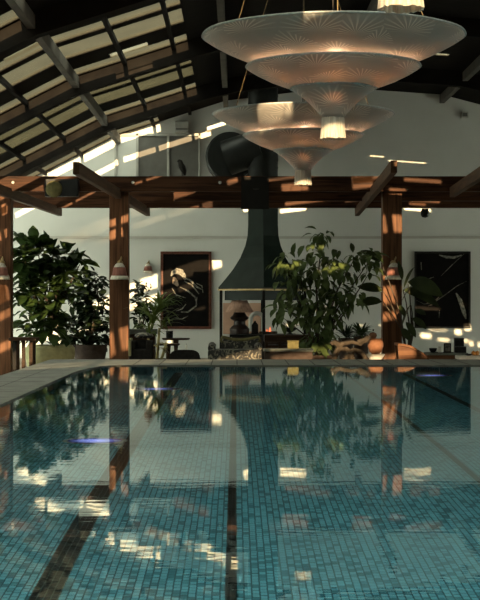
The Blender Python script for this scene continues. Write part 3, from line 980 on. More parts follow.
# ---------------------------------------------------------------- chandeliers
def chandelier(loc, label):
    t = thing('silk_chandelier', loc, label, 'chandelier', 'tiered silk chandeliers over the pool')
    L = Vector(loc)
    z1, z2, z3 = .80, .565, .395          # rims above the tassel bottom
    tiers = [('upper_shade', z1, [(1.005, 0), (.985, -.02), (.93, -.055), (.82, -.115), (.66, -.185), (.45, -.245), (.22, -.285), (.06, -.30)]),
             ('middle_shade', z2, [(.666, 0), (.65, -.018), (.59, -.055), (.48, -.11), (.36, -.155), (.22, -.19), (.06, -.205)]),
             ('lower_shade', z3, [(.325, 0), (.31, -.012), (.26, -.045), (.20, -.09), (.145, -.145), (.105, -.19), (.082, -.225)])]
    for nm, z, prof in tiers:
        # refine the profile
        o = G().lathe([(r, z + dz) for r, dz in prof], L, 72, wob=.006, close=False, uvs=True).build(nm, M['silk'], t, smooth=True, origin=L, solid=.006)
        r = prof[0][0]
        pts = []
        for q in range(73):
            a = 2 * math.pi * q / 72
            rr = r * (1 + .006 * math.sin(5 * a + 1) + .0042 * math.sin(9 * a))
            pts.append(L + Vector((rr * math.cos(a), rr * math.sin(a), z + .006 * r * .5 * math.sin(3 * a))))
        G().tube(pts, .009, 6, caps=False).build('piping', M['silkedge'], o, smooth=True, origin=L)
    ts = G()
    n = 44
    prof = [(.078, .175), (.082, .12), (.086, .05), (.09, .005)]
    rings = []
    for (r, z) in prof:
        rings.append([ts.bm.verts.new(L + Vector((r * (1 + .05 * (q % 2)) * math.cos(2 * math.pi * q / n), r * (1 + .05 * (q % 2)) * math.sin(2 * math.pi * q / n), z + (.012 * R.random() if z < .01 else 0)))) for q in range(n)])
    for a, b in zip(rings, rings[1:]):
        for q in range(n):
            ts.bm.faces.new((a[q], a[(q + 1) % n], b[(q + 1) % n], b[q]))
    ts.build('tassel', M['tassel'], t, origin=L, solid=.01)
    G().tube([L + Vector((0, 0, .2)), L + Vector((0, 0, z1 + .05))], .014, 8).build('stem', M['brass'], t, origin=L)
    for q in range(3):
        a = 2 * math.pi * q / 3 + .5
        top = Vector((L.x + .12 * math.cos(a), L.y + .12 * math.sin(a), roof_z(L.x) - .02))
        G().tube([L + Vector((.93 * math.cos(a), .93 * math.sin(a), z1 - .04)), top], .004, 6).build('suspension_cable', M['brass'], t, origin=L)
    G().tube([L + Vector((0, 0, z1 + .05)), Vector((L.x, L.y, roof_z(L.x) - .02))], .006, 6).build('power_cable', M['iron'], t, origin=L)
    for (z, rr, n) in ((z1 - .06, .56, 5), (z2 - .05, .42, 6), (z3 - .055, .17, 4)):
        for q in range(n):
            a = 2 * math.pi * q / n - math.pi / 2
            c = L + Vector((rr * math.cos(a), rr * math.sin(a), z))
            G().lathe([(0, -.035), (.028, -.02), (.034, 0), (.022, .028), (0, .035)], c, 10).build('bulb', M['bulb'] if rr > .3 else M['bulb_dim'], t, smooth=True, origin=c)
    return t


C0 = chandelier((.743, 12.25, 2.095), 'tiered grey silk chandelier with the widest bowl in view, second over the pool')
C1 = copy_thing(C0, (.742, 17.73, 2.133), 'tiered grey silk chandelier hanging lower in view before the flue and beam')
C2 = copy_thing(C0, (.695, 6.75, 2.088), 'chandelier of which only the ivory tassel shows at the top edge')


# ---------------------------------------------------------------- plants
def ellip_bush(g, ells, n, L, W, Y, droop=.5, dep=.35, seed=1, upbias=.15):
    """ells: (px, py, rx px, ry px, weight)"""
    rn = random.Random(seed)
    tot = sum(e[4] for e in ells)
    for e in ells:
        m = int(n * e[4] / tot)
        c = P(e[0], e[1], Y)
        k = Y / F
        for _ in range(m):
            while True:
                v = Vector((rn.uniform(-1, 1), rn.uniform(-1, 1), rn.uniform(-1, 1)))
                if .12 < v.length < 1:
                    break
            v = v * (.55 + .45 * rn.random()) if v.length > .5 else v
            p = c + Vector((v.x * e[2] * k, v.y * max(dep, e[2] * k * .8), v.z * e[3] * k))
            d = Vector((v.x + rn.uniform(-.6, .6), v.y - .25 + rn.uniform(-.6, .6), v.z * .5 + upbias + rn.uniform(-.5, .4)))
            s = rn.uniform(.65, 1.25)
            g.leaf(p, d, L * s, W * s, droop * rn.uniform(.5, 1.5), .3, 4, rn.uniform(-.5, .5))


def stems(g, root, ells, Y, r0=.02, seed=3, n=None):
    rn = random.Random(seed)
    for e in ells:
        c = P(e[0], e[1], Y)
        mid = (Vector(root) + c) / 2 + Vector((rn.uniform(-.1, .1), rn.uniform(-.08, .08), rn.uniform(0, .12)))
        g.tube([root, Vector(root) * .7 + mid * .3 + Vector((0, 0, .06)), mid, mid * .4 + c * .6, c], [r0, r0 * .85, r0 * .7, r0 * .5, r0 * .25], 7)


def pot(t, q, r, h, m, name='pot', prof=None):
    prof = prof or [(r * .72, 0), (r * .8, h * .1), (r * .95, h * .6), (r, h * .9), (r * 1.04, h), (r * .92, h), (r * .9, h * .88)]
    G().lathe(prof, q, 28).build(name, M[m], t, smooth=True, origin=q)
    G().lathe([(0, h * .9), (r * .91, h * .9)], q, 20, close=False).build('soil', M['soil'], t, origin=q)


# leafy tree in the mossy stone pot, far left
YA = 26.9
q = P(50, 345, YA); q.z = FLOOR
t = thing('potted_tree', q, 'leafy potted tree in wide mossy stone pot beside outermost post', 'potted plant')
pot(t, q, .40, PZ(345, YA) - FLOOR, 'potstone', prof=[(.30, 0), (.38, .1), (.42, .28), (.42, .42), (.40, PZ(346, YA) - FLOOR - .02), (.38, PZ(345, YA) - FLOOR), (.33, PZ(345, YA) - FLOOR), (.33, .4)])
EA = [(25, 262, 16, 22, 1), (38, 252, 20, 18, 1.2), (56, 262, 16, 20, 1), (24, 295, 15, 28, 1), (45, 295, 24, 34, 2), (68, 285, 16, 26, 1), (42, 325, 28, 20, 1.6), (22, 240, 12, 4, .12), (70, 256, 8, 9, .3), (80, 264, 7, 7, .2)]
g = G(); ellip_bush(g, EA, 560, .26, .17, YA, .5, .35, 11); g.build('foliage', M['leaf'], t, smooth=True, origin=q)
g = G(); stems(g, q + Vector((0, 0, .6)), EA, YA, .028); g.build('trunk', M['bark'], t, smooth=True, origin=q)

# dark shrub right of it
YB = 28.6
q = P(90, 355, YB); q.z = FLOOR
t = thing('dark_shrub', q, 'dense dark green shrub left of the first full post', 'shrub')
pot(t, q, .30, .42, 'hearth')
EB = [(84, 290, 20, 24, 1.3), (97, 282, 11, 16, .6), (88, 320, 22, 24, 1.6), (98, 335, 14, 20, 1), (70, 335, 18, 18, 1), (95, 305, 15, 20, 1)]
g = G(); ellip_bush(g, EB, 620, .16, .10, YB, .4, .35, 12); g.build('foliage', M['leafd'], t, smooth=True, origin=q)
g = G(); stems(g, q + Vector((0, 0, .35)), EB, YB, .02, 5); g.build('stem', M['bark'], t, smooth=True, origin=q)

# white orchid-like plant by the wall, and the cane plant before it
YC = 31.6
q = P(141, 340, YC); q.z = FLOOR
t = thing('flowering_plant', q, 'dark leaved plant with white blossoms under the small wall sconce', 'flowering plant')
pot(t, q, .16, .5, 'hearth')
EC = [(140, 300, 7, 12, 1), (141, 318, 8, 12, 1), (138, 288, 5, 8, .5), (146, 310, 6, 10, .6)]
g = G(); ellip_bush(g, EC, 170, .14, .09, YC, .4, .1, 13); g.build('foliage', M['leafd'], t, smooth=True, origin=q)
g = G(); stems(g, q + Vector((0, 0, .4)), EC + [(146, 288, 3, 3, 1)], YC, .012, 6); g.build('stem', M['bark'], t, smooth=True, origin=q)
g = G()
rn = random.Random(4)
for (px, py) in ((146, 285), (149, 289), (143, 287), (147, 292), (151, 286)):
    c = P(px, py, YC - .12)
    for kx in range(5):
        a = kx * 2 * math.pi / 5 + rn.random()
        g.leaf(c, (math.cos(a), -.3, math.sin(a)), .06, .045, .1, .1, 3)
g.build('blossom', M['paintw'], t, origin=q)

YD = 25.2
q = P(155.5, 358, YD); q.z = FLOOR
t = thing('cane_plant', q, 'strap leaved cane plant with pale stems between armchair and round tables', 'potted plant')
pot(t, q, .17, .3, 'hearth')
g = G()
for (dx, lean, h) in ((-.05, -.03, .62), (.02, .02, .78), (.06, .05, .55)):
    g.tube([q + Vector((dx, 0, .25)), q + Vector((dx + lean, -.02, h * .6)), q + Vector((dx + lean * 2.2, 0, h))], [.026, .022, .018], 8)
g.build('cane', M['cane'], t, smooth=True, origin=q)
g = G(); rn = random.Random(21)
for (px, py, n, L) in ((153, 318, 30, .55), (160, 308, 26, .5), (150, 330, 18, .35), (163, 325, 18, .42)):
    c = P(px, py, YD)
    for kx in range(n):
        a = 2 * math.pi * rn.random()
        g.leaf(c + Vector((rn.uniform(-.04, .04), 0, rn.uniform(-.1, .06))), (math.cos(a), math.sin(a) * .8, rn.uniform(.5, 1.9)), L * rn.uniform(.7, 1.1), .045, rn.uniform(.5, 1.3), .3, 6)
g.build('foliage', M['leafy'], t, smooth=True, origin=q)
g = G()
for kx in range(14):
    a = math.pi * rn.random()
    g.leaf(q + Vector((.03, -.04, .42 + .1 * rn.random())), (math.cos(a), -.4, .8), .3 * rn.uniform(.6, 1), .03, 1.6, .3, 6)
g.build('arching_leaf', M['cane'], t, smooth=True, origin=q)

# big umbrella plant right of the hood
YE = 25.0
q = P(318, 358, YE); q.z = FLOOR
t = thing('umbrella_plant', q, 'tall leafy umbrella plant with drooping green leaves before the hood', 'potted plant')
pot(t, q, .25, .36, 'hearth')
EE = [(322, 236, 13, 8, .5), (312, 252, 10, 12, .4), (335, 258, 12, 12, .5), (285, 262, 17, 12, .9), (300, 270, 20, 16, 1.1), (325, 275, 22, 20, 1.4), (345, 270, 14, 14, .5), (356, 256, 12, 8, .5), (372, 257, 10, 10, .5), (371, 270, 7, 12, .3),
      (290, 285, 16, 12, .8), (310, 300, 24, 20, 1.4), (338, 295, 18, 16, .9), (280, 303, 10, 12, .45), (282, 317, 9, 8, .3), (320, 325, 20, 20, 1.5), (316, 343, 22, 13, 1.5), (330, 312, 16, 16, .8), (355, 298, 12, 10, .4), (300, 318, 10, 8, .3)]
g = G(); ellip_bush(g, EE, 680, .20, .085, YE, 1.1, .3, 14, -.1); g.build('foliage', M['leafm'], t, smooth=True, origin=q)
g = G(); stems(g, q + Vector((0, 0, .3)), EE, YE, .017, 8); g.build('trunk', M['bark'], t, smooth=True, origin=q)

# broad leaved climber by the right post
YG = 25.4
q = P(408, 358, YG); q.z = FLOOR
t = thing('broad_leaf_plant', q, 'plant with large dark paddle leaves around the right hand post', 'potted plant')
pot(t, q, .2, .3, 'hearth')
g = G()
def big(px0, py0, px1, py1, W, dy=0.0, droop=.25, roll=0.):
    a, b = P(px0, py0, YG + dy), P(px1, py1, YG + dy - .1)
    g.leaf(a, b - a + Vector((0, 0, .1)), (b - a).length * 1.04, W, droop, .2, 7, roll)
for spec in ((408, 282, 443, 292, .30, 0, .4, 1.0), (403, 290, 441, 300, .22, .1, .5, .9), (402, 280, 398, 262, .10), (382, 291, 358, 287, .16, 0, .3, 1.2), (382, 302, 356, 304, .17, 0, .35, 1.1), (380, 262, 362, 250, .14, 0, .4, .9), (404, 288, 414, 268, .14, .1, .3, .8),
             (410, 305, 404, 325, .14, 0, .2, .5), (412, 318, 425, 330, .13, 0, .4, .8), (406, 322, 414, 338, .12, 0, .3, .6), (402, 328, 408, 342, .13, 0, .3, .5), (415, 310, 424, 318, .1, 0, .3, .9), (400, 305, 403, 318, .1), (412, 285, 404, 302, .13, 0, .2, .6)):
    big(*spec)
g.build('foliage', M['leafbig'], t, smooth=True, origin=q)
g = G()
r0 = q + Vector((0, 0, .27))
for tip in ((408, 284), (403, 290), (383, 291), (383, 302), (381, 263), (411, 305), (412, 318)):
    c = P(tip[0], tip[1], YG)
    g.tube([r0, r0 * .6 + c * .4 + Vector((.05, 0, .12)), r0 * .2 + c * .8 + Vector((.03, 0, .04)), c], [.014, .012, .009, .006], 7)
g.build('stem', M['bark'], t, smooth=True, origin=q)

# spiky plants and the gnarled root by the terracotta pot
def spiky(px, py, Y, n, L, label, seed, m='leafd', W=.03):
    q = P(px, py, Y); q.z = FLOOR
    t = thing('spiky_plant', q, label, 'potted plant')
    top = P(px, py, Y)
    pot(t, q, .13, max(.15, top.z - FLOOR), 'hearth')
    g = G(); rn = random.Random(seed)
    for _ in range(n):
        a = 2 * math.pi * rn.random()
        g.leaf(top, (math.cos(a), math.sin(a), rn.uniform(.3, 2.2)), L * rn.uniform(.7, 1.1), W, rn.uniform(.3, .9), .3, 5)
    g.build('foliage', M[m], t, smooth=True, origin=q)


spiky(346, 338, 27.0, 46, .34, 'spiky dark plant in front of the pink sunlit wall patch', 31)
spiky(361, 336, 27.4, 60, .30, 'bushy spiky plant next to the terracotta pot', 32, 'leaf', .045)
q = P(350, 356, 24.6); q.z = FLOOR
t = thing('gnarled_root', q, 'gnarled driftwood root lying low beside the terracotta pot', 'driftwood')
g = G()
for pts in (((334, 358), (338, 350), (342, 344), (352, 342), (362, 345)), ((352, 358), (350, 352), (346, 349), (340, 349)), ((345, 358), (354, 350), (361, 352), (366, 358)), ((358, 343), (366, 340), (369, 336)), ((340, 346), (334, 342), (331, 344))):
    p3 = [P(x, y, 24.6) for x, y in pts]
    g.tube(p3, [.05, .045, .04, .032, .02][:len(p3)], 8)
for x in (334, 352, 345, 366):
    a = P(x, 358, 24.6); g.tube([a, Vector((a.x, a.y, FLOOR))], .05, 8)
g.build('root', M['bark'], t, smooth=True, origin=q)
q = P(375.5, 355, 24.9); q.z = FLOOR
tz = PZ(338.5, 24.9)
t = thing('terracotta_pot', q, 'round terracotta pot on a white stand left of the lit post', 'pot')
G().lathe([(.0, 0), (.14, 0), (.15, .02), (.1, .08), (.09, .28), (.15, PZ(354, 24.9) - FLOOR), (.0, PZ(354, 24.9) - FLOOR)], q, 20).build('stand', M['whiteglaze'], t, smooth=True, origin=q)
b0 = PZ(354, 24.9) - FLOOR
hh = tz - FLOOR - b0
G().lathe([(.06, b0), (.09, b0 + hh * .12), (.125, b0 + hh * .5), (.12, b0 + hh * .78), (.10, b0 + hh * .9), (.115, b0 + hh), (.09, b0 + hh), (.08, b0 + hh * .9)], q, 28).build('body', M['terracotta'], t, smooth=True, origin=q)
q2 = P(373, 330.5, 24.9)
q2.z = tz + .045
t2 = thing('round_ornament', q2, 'small pale orange round ornament resting on the terracotta pot', 'ornament')
G().lathe([(0, -.05), (.04, -.045), (.062, 0), (.052, .035), (.02, .05), (0, .055)], q2, 18).build('body', M['terracotta'], t2, smooth=True, origin=q2)
G().tube([q2 + Vector((0, 0, .07)), q2 + Vector((.01, 0, .1))], .01, 6).build('stem', M['bark'], t2, origin=q2)

# ---------------------------------------------------------------- furniture
# slatted console on the far left
YH = 24.6
q = P(24, 360, YH); q.z = FLOOR
t = thing('slatted_table', q, 'dark slatted side table between outermost post and stone pot', 'table')
tz = PZ(337, YH)
c = P(24, 338, YH)
G().box((c.x, YH, tz - .03), (.42, .45, .05), .008).build('table_top', M['darkwood'], t, origin=q)
for (px, dy, mm) in ((16.2, -.17, 'blackfab'), (25, -.17, 'darkwood'), (32.5, -.17, 'darkwood'), (16.2, .17, 'darkwood'), (32.5, .17, 'darkwood')):
    x = PX(px, YH)
    G().box((x, YH + dy, (FLOOR + tz - .055) / 2), (.055, .05, tz - .055 - FLOOR), .006).build('leg', M[mm], t, origin=(x, YH + dy, FLOOR))


def armchair(px0, px1, ptop, pseat, Y, mat_, label, trim=None, dep=.6, flare=.0):
    x0, x1 = PX(px0, Y), PX(px1, Y)
    w = x1 - x0
    cx = (x0 + x1) / 2
    q = Vector((cx, Y, FLOOR))
    t = thing('armchair', q, label, 'armchair')
    zs, zt_ = PZ(pseat, Y), PZ(ptop, Y)
    G().box((cx, Y, FLOOR + .12 + (zs - FLOOR - .12) / 2), (w * .98, dep, zs - FLOOR - .12), .04).build('seat', M[mat_], t, smooth=True, origin=q)
    G().box((cx, Y + dep / 2 - .06, (zs + zt_) / 2), (w * .72, .12, zt_ - zs), .05).build('backrest', M[mat_], t, smooth=True, origin=q)
    for s in (-1, 1):
        G().box((cx + s * (w / 2 - .045), Y - .03, zs + .045), (.09, dep * .9, .17), .035).build('armrest', M[mat_], t, smooth=True, origin=q)
        for d in (-1, 1):
            G().lathe([(.018, 0), (.028, .12)], (cx + s * (w / 2 - .06), Y + d * (dep / 2 - .06), FLOOR), 10).build('leg', M['darkwood'], t, origin=q)
    return t, q


# dark armchair with pale arm behind the first post
t, q = armchair(130, 153, 340, 349, 24.2, 'blackfab', 'charcoal armchair with a pale side rail right of the first full post')
G().box((PX(130.5, 24.0), 24.0, PZ(347, 24.0)), (.035, .45, .26), .01).build('side_rail', M['potstone'], t, origin=q)
q = P(143, 337, 24.25)
t = thing('cushion', q, 'cream and black patterned cushion lying on top of the charcoal armchair', 'cushion')
G().lathe([(0, -.045), (.10, -.035), (.145, -.01), (.15, .0), (.13, .022), (.07, .048), (0, .055)], (q.x, 24.44, PZ(340, 24.4) + .062), 20, wob=.03).build('cover', M['floral'], t, smooth=True, origin=q)
q = P(140, 329, 29.0)
t = thing('sideboard', (q.x, 29, FLOOR), 'low grey sideboard behind the charcoal armchair', 'sideboard')
G().box((q.x, 29, (PZ(329, 29) + PZ(334, 29)) / 2), (.62, .4, PZ(329, 29) - PZ(334, 29)), .01).build('top', M['greyfab'], t, origin=q)
G().box((q.x, 29, (PZ(334, 29) + FLOOR) / 2), (.56, .36, PZ(334, 29) - FLOOR), .01).build('body', M['darkwood'], t, origin=q)

# two round dark tables, one higher than the other, with a pot
def round_table(px, pytop, Y, rpx, label, m='darkwood'):
    c = P(px, pytop, Y)
    t = thing('round_table', (c.x, Y, FLOOR), label, 'table', 'small round dark tables')
    r = rpx * Y / F
    G().lathe([(0, -.035), (r * .92, -.035), (r, -.02), (r, -.006), (r * .98, 0), (0, 0)], c, 36).build('table_top', M[m], t, smooth=True, origin=c)
    G().lathe([(.16, FLOOR - c.z), (.15, FLOOR - c.z + .03), (.04, FLOOR - c.z + .06), (.035, -.2), (.05, -.036)], c, 16).build('pedestal', M[m], t, smooth=True, origin=c)
    return c


c = round_table(176, 338, 28.8, 14, 'upper round dark table carrying a black pot before the painting')
q = P(169.5, 338, 28.7)
t = thing('black_pot', q, 'black straight pot standing on the upper round table', 'pot')
G().lathe([(.055, 0), (.06, .01), (.062, .11), (.07, .125), (.055, .125), (.05, .1)], q, 20).build('body', M['black'], t, smooth=True, origin=q)
G().lathe([(0, .11), (.052, .11)], q, 14, close=False).build('soil', M['soil'], t, origin=q)
round_table(168, 343.5, 27.6, 12, 'lower round dark table tucked under the upper one')
# dark pouf sofa with rounded back, and a candle
q = P(186, 356, 24.3); q.z = FLOOR
t = thing('tub_sofa', q, 'low black tub sofa with rounded back right of the cane plant', 'sofa')
zt_ = PZ(350, 24.3)
poly = []
x0, x1 = PX(169, 24.3), PX(200, 24.3)
for kx in range(13):
    a = math.pi * (1 - kx / 12)
    poly.append(((x0 + x1) / 2 + (x1 - x0) / 2 * (abs(math.cos(a)) ** .55) * (1 if math.cos(a) > 0 else -1), zt_ - .2 + .2 * math.sin(a) ** .5))
poly += [(x1, FLOOR + .1), (x0, FLOOR + .1)]
G().prism(poly, 24.3, 24.5).build('backrest', M['blackfab'], t, smooth=True, origin=q)
G().box(((x0 + x1) / 2, 24.72, FLOOR + .2), (x1 - x0, .45, .26), .04).build('seat', M['blackfab'], t, smooth=True, origin=q)
for s in (x0 + .06, x1 - .06):
    for y in (24.4, 24.88):
        G().lathe([(.02, 0), (.026, .1)], (s, y, FLOOR), 10).build('leg', M['darkwood'], t, origin=q)
c = round_table(186, 352, 26.0, 8, 'third round table hidden behind the black tub sofa')
q = P(186.2, 352, 26.0)
t = thing('pillar_candle', q, 'thin white candle behind the black tub sofa', 'candle')
G().lathe([(.022, 0), (.022, .11), (.012, .118), (0, .116)], q, 14).build('wax', M['candle'], t, smooth=True, origin=q)
G().tube([q + Vector((0, 0, .11)), q + Vector((.003, 0, .135))], .003, 5).build('wick', M['soil'], t, origin=q)

# patterned armchair in front of the hearth
YK = 24.6
x0, x1 = PX(208, YK), PX(262, YK)
q = Vector((PX(240, YK), YK, FLOOR))
t = thing('floral_settee', q, 'black and cream floral settee with curled tan back rail before the hearth', 'settee')
G().box(((x0 + x1) / 2, YK, (FLOOR + .1 + PZ(349, YK)) / 2), (x1 - x0, .55, PZ(349, YK) - FLOOR - .1), .05).build('seat', M['floral'], t, smooth=True, origin=q)
bx0, bx1 = PX(222.5, YK), PX(258.5, YK)
zt_ = PZ(338.5, YK)
poly = [(bx0 - .03, PZ(352, YK)), (bx0 - .02, PZ(345, YK)), (bx0, zt_)] + [(bx0 + (bx1 - bx0) * kx / 8, zt_ - .05 * math.sin(math.pi * kx / 8)) for kx in range(1, 8)] + [(bx1, zt_), (bx1 + .02, PZ(345, YK)), (bx1 + .03, PZ(352, YK))]
G().prism(poly, YK + .17, YK + .28).build('backrest', M['floral'], t, smooth=False, origin=q)
rail = [Vector((bx0 + .02, YK + .2, zt_ - .07)), Vector((bx0 - .02, YK + .2, zt_ - .03)), Vector((bx0, YK + .2, zt_ + .015))] + [Vector((bx0 + (bx1 - bx0) * kx / 8, YK + .2, zt_ + .015 - .05 * math.sin(math.pi * kx / 8))) for kx in range(1, 8)] + [Vector((bx1, YK + .2, zt_ + .015)), Vector((bx1 + .02, YK + .2, zt_ - .03)), Vector((bx1 - .02, YK + .2, zt_ - .07))]
G().tube(rail, .032, 10).build('back_rail', M['olive'], t, smooth=True, origin=q)['label'] = 'tan curled back rail'
for s in (-1, 1):
    xx = x0 + .06 if s < 0 else x1 - .06
    G().tube([Vector((xx, YK + .22, PZ(346, YK))), Vector((xx, YK, PZ(347.5, YK))), Vector((xx, YK - .24, PZ(348, YK)))], .06, 12).build('armrest', M['floral'], t, smooth=True, origin=q)
    for y in (-.2, .2):
        G().lathe([(.02, 0), (.03, .1)], (xx, YK + y, FLOOR), 10).build('leg', M['darkwood'], t, origin=q)

# low bench right of the settee: dark patterned trough with a pale edge
YM = 24.2
q = P(287, 358, YM); q.z = FLOOR
t = thing('low_bench', q, 'low dark bench with pale top edge left of the umbrella plant', 'bench')
x0, x1 = PX(264, YM), PX(312, YM)
G().box(((x0 + x1) / 2, YM, (FLOOR + PZ(351, YM)) / 2), (x1 - x0, .35, PZ(351, YM) - FLOOR), .01).build('body', M['hearth'], t, origin=q)
G().box(((x0 + x1) / 2, YM, PZ(350, YM)), (x1 - x0 + .03, .4, .035), .008).build('top', M['greyfab'], t, origin=q)
q = P(293, 349, YM); q.z = PZ(350, YM) + .0175
t = thing('olive_box', q, 'small olive cloth box standing on the low bench', 'box')
G().box(q + Vector((0, 0, .055)), (.17, .14, .11), .02).build('body', M['olive'], t, smooth=True, origin=q)
G().box(q + Vector((0, 0, .118)), (.18, .15, .018), .006).build('lid', M['olive'], t, origin=q)
# dark coffee table with the bowl
YN = 27.5
q = P(283, 345, YN); q.z = FLOOR
t = thing('coffee_table', q, 'dark coffee table with open shelf carrying the black bowl', 'table')
x0, x1 = PX(264, YN), PX(309, YN)
zt_ = PZ(334.5, YN)
G().box(((x0 + x1) / 2, YN, zt_ - .06), (x1 - x0, .7, .12), .01).build('table_top', M['darkwood'], t, origin=q)
G().box(((x0 + x1) / 2, YN, PZ(346, YN)), (x1 - x0 - .06, .6, .04), .008).build('shelf', M['darkwood'], t, origin=q)
for x in (x0 + .04, (x0 * 2 + x1) / 3, (x0 + x1 * 2) / 3, x1 - .04):
    for y in (-.3, .3):
        G().box((x, YN + y, (FLOOR + zt_ - .12) / 2), (.045, .045, zt_ - .12 - FLOOR), .005).build('leg', M['darkwood'], t, origin=(x, YN + y, FLOOR))
q = P(290, 334.5, YN)
t = thing('footed_bowl', q, 'black footed bowl of dried stems on the coffee table', 'bowl')
G().lathe([(.06, 0), (.05, .015), (.025, .03), (.07, .055), (.12, .09), (.135, .115), (.125, .115), (.09, .08), (0, .05)], q, 26).build('bowl', M['black'], t, smooth=True, origin=q)
g = G(); rn = random.Random(9)
for _ in range(26):
    a = 2 * math.pi * rn.random()
    g.leaf(q + Vector((.03 * math.cos(a), .03 * math.sin(a), .09)), (math.cos(a), math.sin(a), rn.uniform(.8, 2)), rn.uniform(.14, .26), .025, .5, .3, 5)
g.build('dried_stems', M['bark'], t, smooth=True, origin=q)

# curved bent wood chair right of the post
YO = 24.4
q = P(408, 358, YO); q.z = FLOOR
t = thing('bentwood_chair', q, 'curved brown bentwood lounge chair leaning against the lit right post', 'chair')
crv = [(396, 343), (402, 343.3), (408, 344.8), (414, 347.5), (420, 351.5), (425, 356), (427, 359)]
g = G()
rows = []
for (px, py) in crv:
    row = []
    for (dy, dz) in ((-.28, 0), (.28, 0), (.28, -.035), (-.28, -.035)):
        p = P(px, py, YO); row.append(g.bm.verts.new(p + Vector((0, dy, dz))))
    rows.append(row)
for a, b in zip(rows, rows[1:]):
    for kx in range(4):
        g.bm.faces.new((a[kx], a[(kx + 1) % 4], b[(kx + 1) % 4], b[kx]))
g.bm.faces.new(rows[0]); g.bm.faces.new(rows[-1][::-1])
g.build('backrest', M['chairwood'], t, smooth=True, origin=q)
xa, xb = PX(398, YO), PX(424, YO)
poly = [(xa, FLOOR + .16)] + [(PX(px, YO), PZ(py + 2, YO)) for px, py in crv[:6]] + [(xb, FLOOR + .16)]
G().prism(poly, YO - .25, YO - .21).build('side_panel', M['chairwood'], t, origin=q)
G().prism(poly, YO + .21, YO + .25).build('side_panel', M['chairwood'], t, origin=q)
G().box(((xa + xb) / 2, YO, FLOOR + .19), (xb - xa, .42, .07), .02).build('seat', M['chairwood'], t, origin=q)
for x in (xa + .03, xb - .03):
    for y in (-.23, .23):
        G().box((x, YO + y, FLOOR + .09), (.05, .05, .18), .006).build('leg', M['chairwood'], t, origin=(x, YO + y, FLOOR))

# long low table by the wall with small wares
YQ = 29.0
x0, x1 = PX(419, YQ), PX(466, YQ)
zt_ = PZ(352.5, YQ)
q = Vector(((x0 + x1) / 2, YQ, FLOOR))
t = thing('low_table', q, 'low dark table with pale top under the abstract painting', 'table')
G().box((q.x, YQ, zt_ - .02), (x1 - x0, .6, .04), .008).build('table_top', M['greyfab'], t, origin=q)
G().box((q.x, YQ, zt_ - .075), (x1 - x0 - .08, .52, .07), .006).build('apron', M['chairwood'], t, origin=q)
for x in (x0 + .06, x1 - .06):
    for y in (-.24, .24):
        hh = zt_ - .04 - FLOOR
        G().box((x, YQ + y, FLOOR + hh / 2), (.05, .05, hh), .005).build('leg', M['darkwood'], t, origin=(x, YQ + y, FLOOR))


def on_table(px, dy=-.1):
    p = P(px, 352.5, YQ + dy); p.z = zt_
    return p


q = on_table(433)
t = thing('black_bowl', q, 'small black bowl on the low table left of the white cup', 'bowl')
G().lathe([(.03, 0), (.05, .02), (.068, .055), (.07, .08), (.06, .08), (.045, .03), (0, .02)], q, 20).build('body', M['black'], t, smooth=True, origin=q)
G().lathe([(.071, .076), (.073, .082), (.062, .084)], q, 20, close=False).build('rim', M['iron'], t, smooth=True, origin=q)
q = on_table(440.3)
t = thing('white_cup', q, 'white cup between the black bowl and the dark frame', 'cup')
G().lathe([(.035, 0), (.05, .01), (.055, .1), (.058, .115), (.05, .115), (.045, .02), (0, .015)], q, 20).build('body', M['whiteglaze'], t, smooth=True, origin=q)
G().tube([q + Vector((.01, -.05, .09)), q + Vector((.02, -.085, .085)), q + Vector((.02, -.085, .045)), q + Vector((.01, -.05, .03))], .008, 8).build('handle', M['whiteglaze'], t, smooth=True, origin=q)
q = on_table(447.5)
t = thing('photo_frame', q, 'small dark standing photo frame right of the white cup', 'photo frame')
g = G()
g.box(q + Vector((-.055, 0, .085)), (.022, .03, .17), .003).box(q + Vector((.055, 0, .085)), (.022, .03, .17), .003).box(q + Vector((0, 0, .16)), (.09, .03, .022), .003).box(q + Vector((0, 0, .011)), (.09, .03, .022), .003)
g.build('frame', M['blackframe'], t, origin=q)
G().box(q + Vector((0, .008, .085)), (.09, .008, .13)).build('picture', M['paint'], t, origin=q)
G().beam(q + Vector((0, .012, .13)), q + Vector((0, .09, .003)), .03, .008).build('strut', M['blackframe'], t, origin=q)
q = on_table(459.0, .05)
t = thing('black_canister', q, 'tall black square canister on the low table', 'canister')
G().box(q + Vector((0, 0, .115)), (.17, .15, .23), .012).build('body', M['black'], t, origin=q)
G().box(q + Vector((0, 0, .245)), (.175, .155, .03), .01).build('lid', M['black'], t, origin=q)
q = on_table(460.5, -.14)
t = thing('dark_case', q, 'short dark case in front of the tall black canister', 'case')
G().box(q + Vector((0, 0, .05)), (.20, .10, .10), .01).build('body', M['blackfab'], t, origin=q)
G().box(q + Vector((0, 0, .108)), (.205, .105, .016), .005).build('lid', M['iron'], t, origin=q)
YR = 27.2
x0, x1 = PX(457, YR), PX(492, YR)
zt2 = PZ(355.5, YR)
t = thing('white_bench', Vector(((x0 + x1) / 2, YR, FLOOR)), 'white low bench with oranges at the right picture edge', 'bench')
G().box(((x0 + x1) / 2, YR, zt2 - .03), (x1 - x0, .5, .06), .01).build('top', M['whiteglaze'], t, origin=((x0 + x1) / 2, YR, FLOOR))
for x in (x0 + .06, x1 - .06):
    G().box((x, YR, (FLOOR + zt2 - .06) / 2), (.06, .42, zt2 - .06 - FLOOR), .008).build('leg', M['whiteglaze'], t, origin=(x, YR, FLOOR))
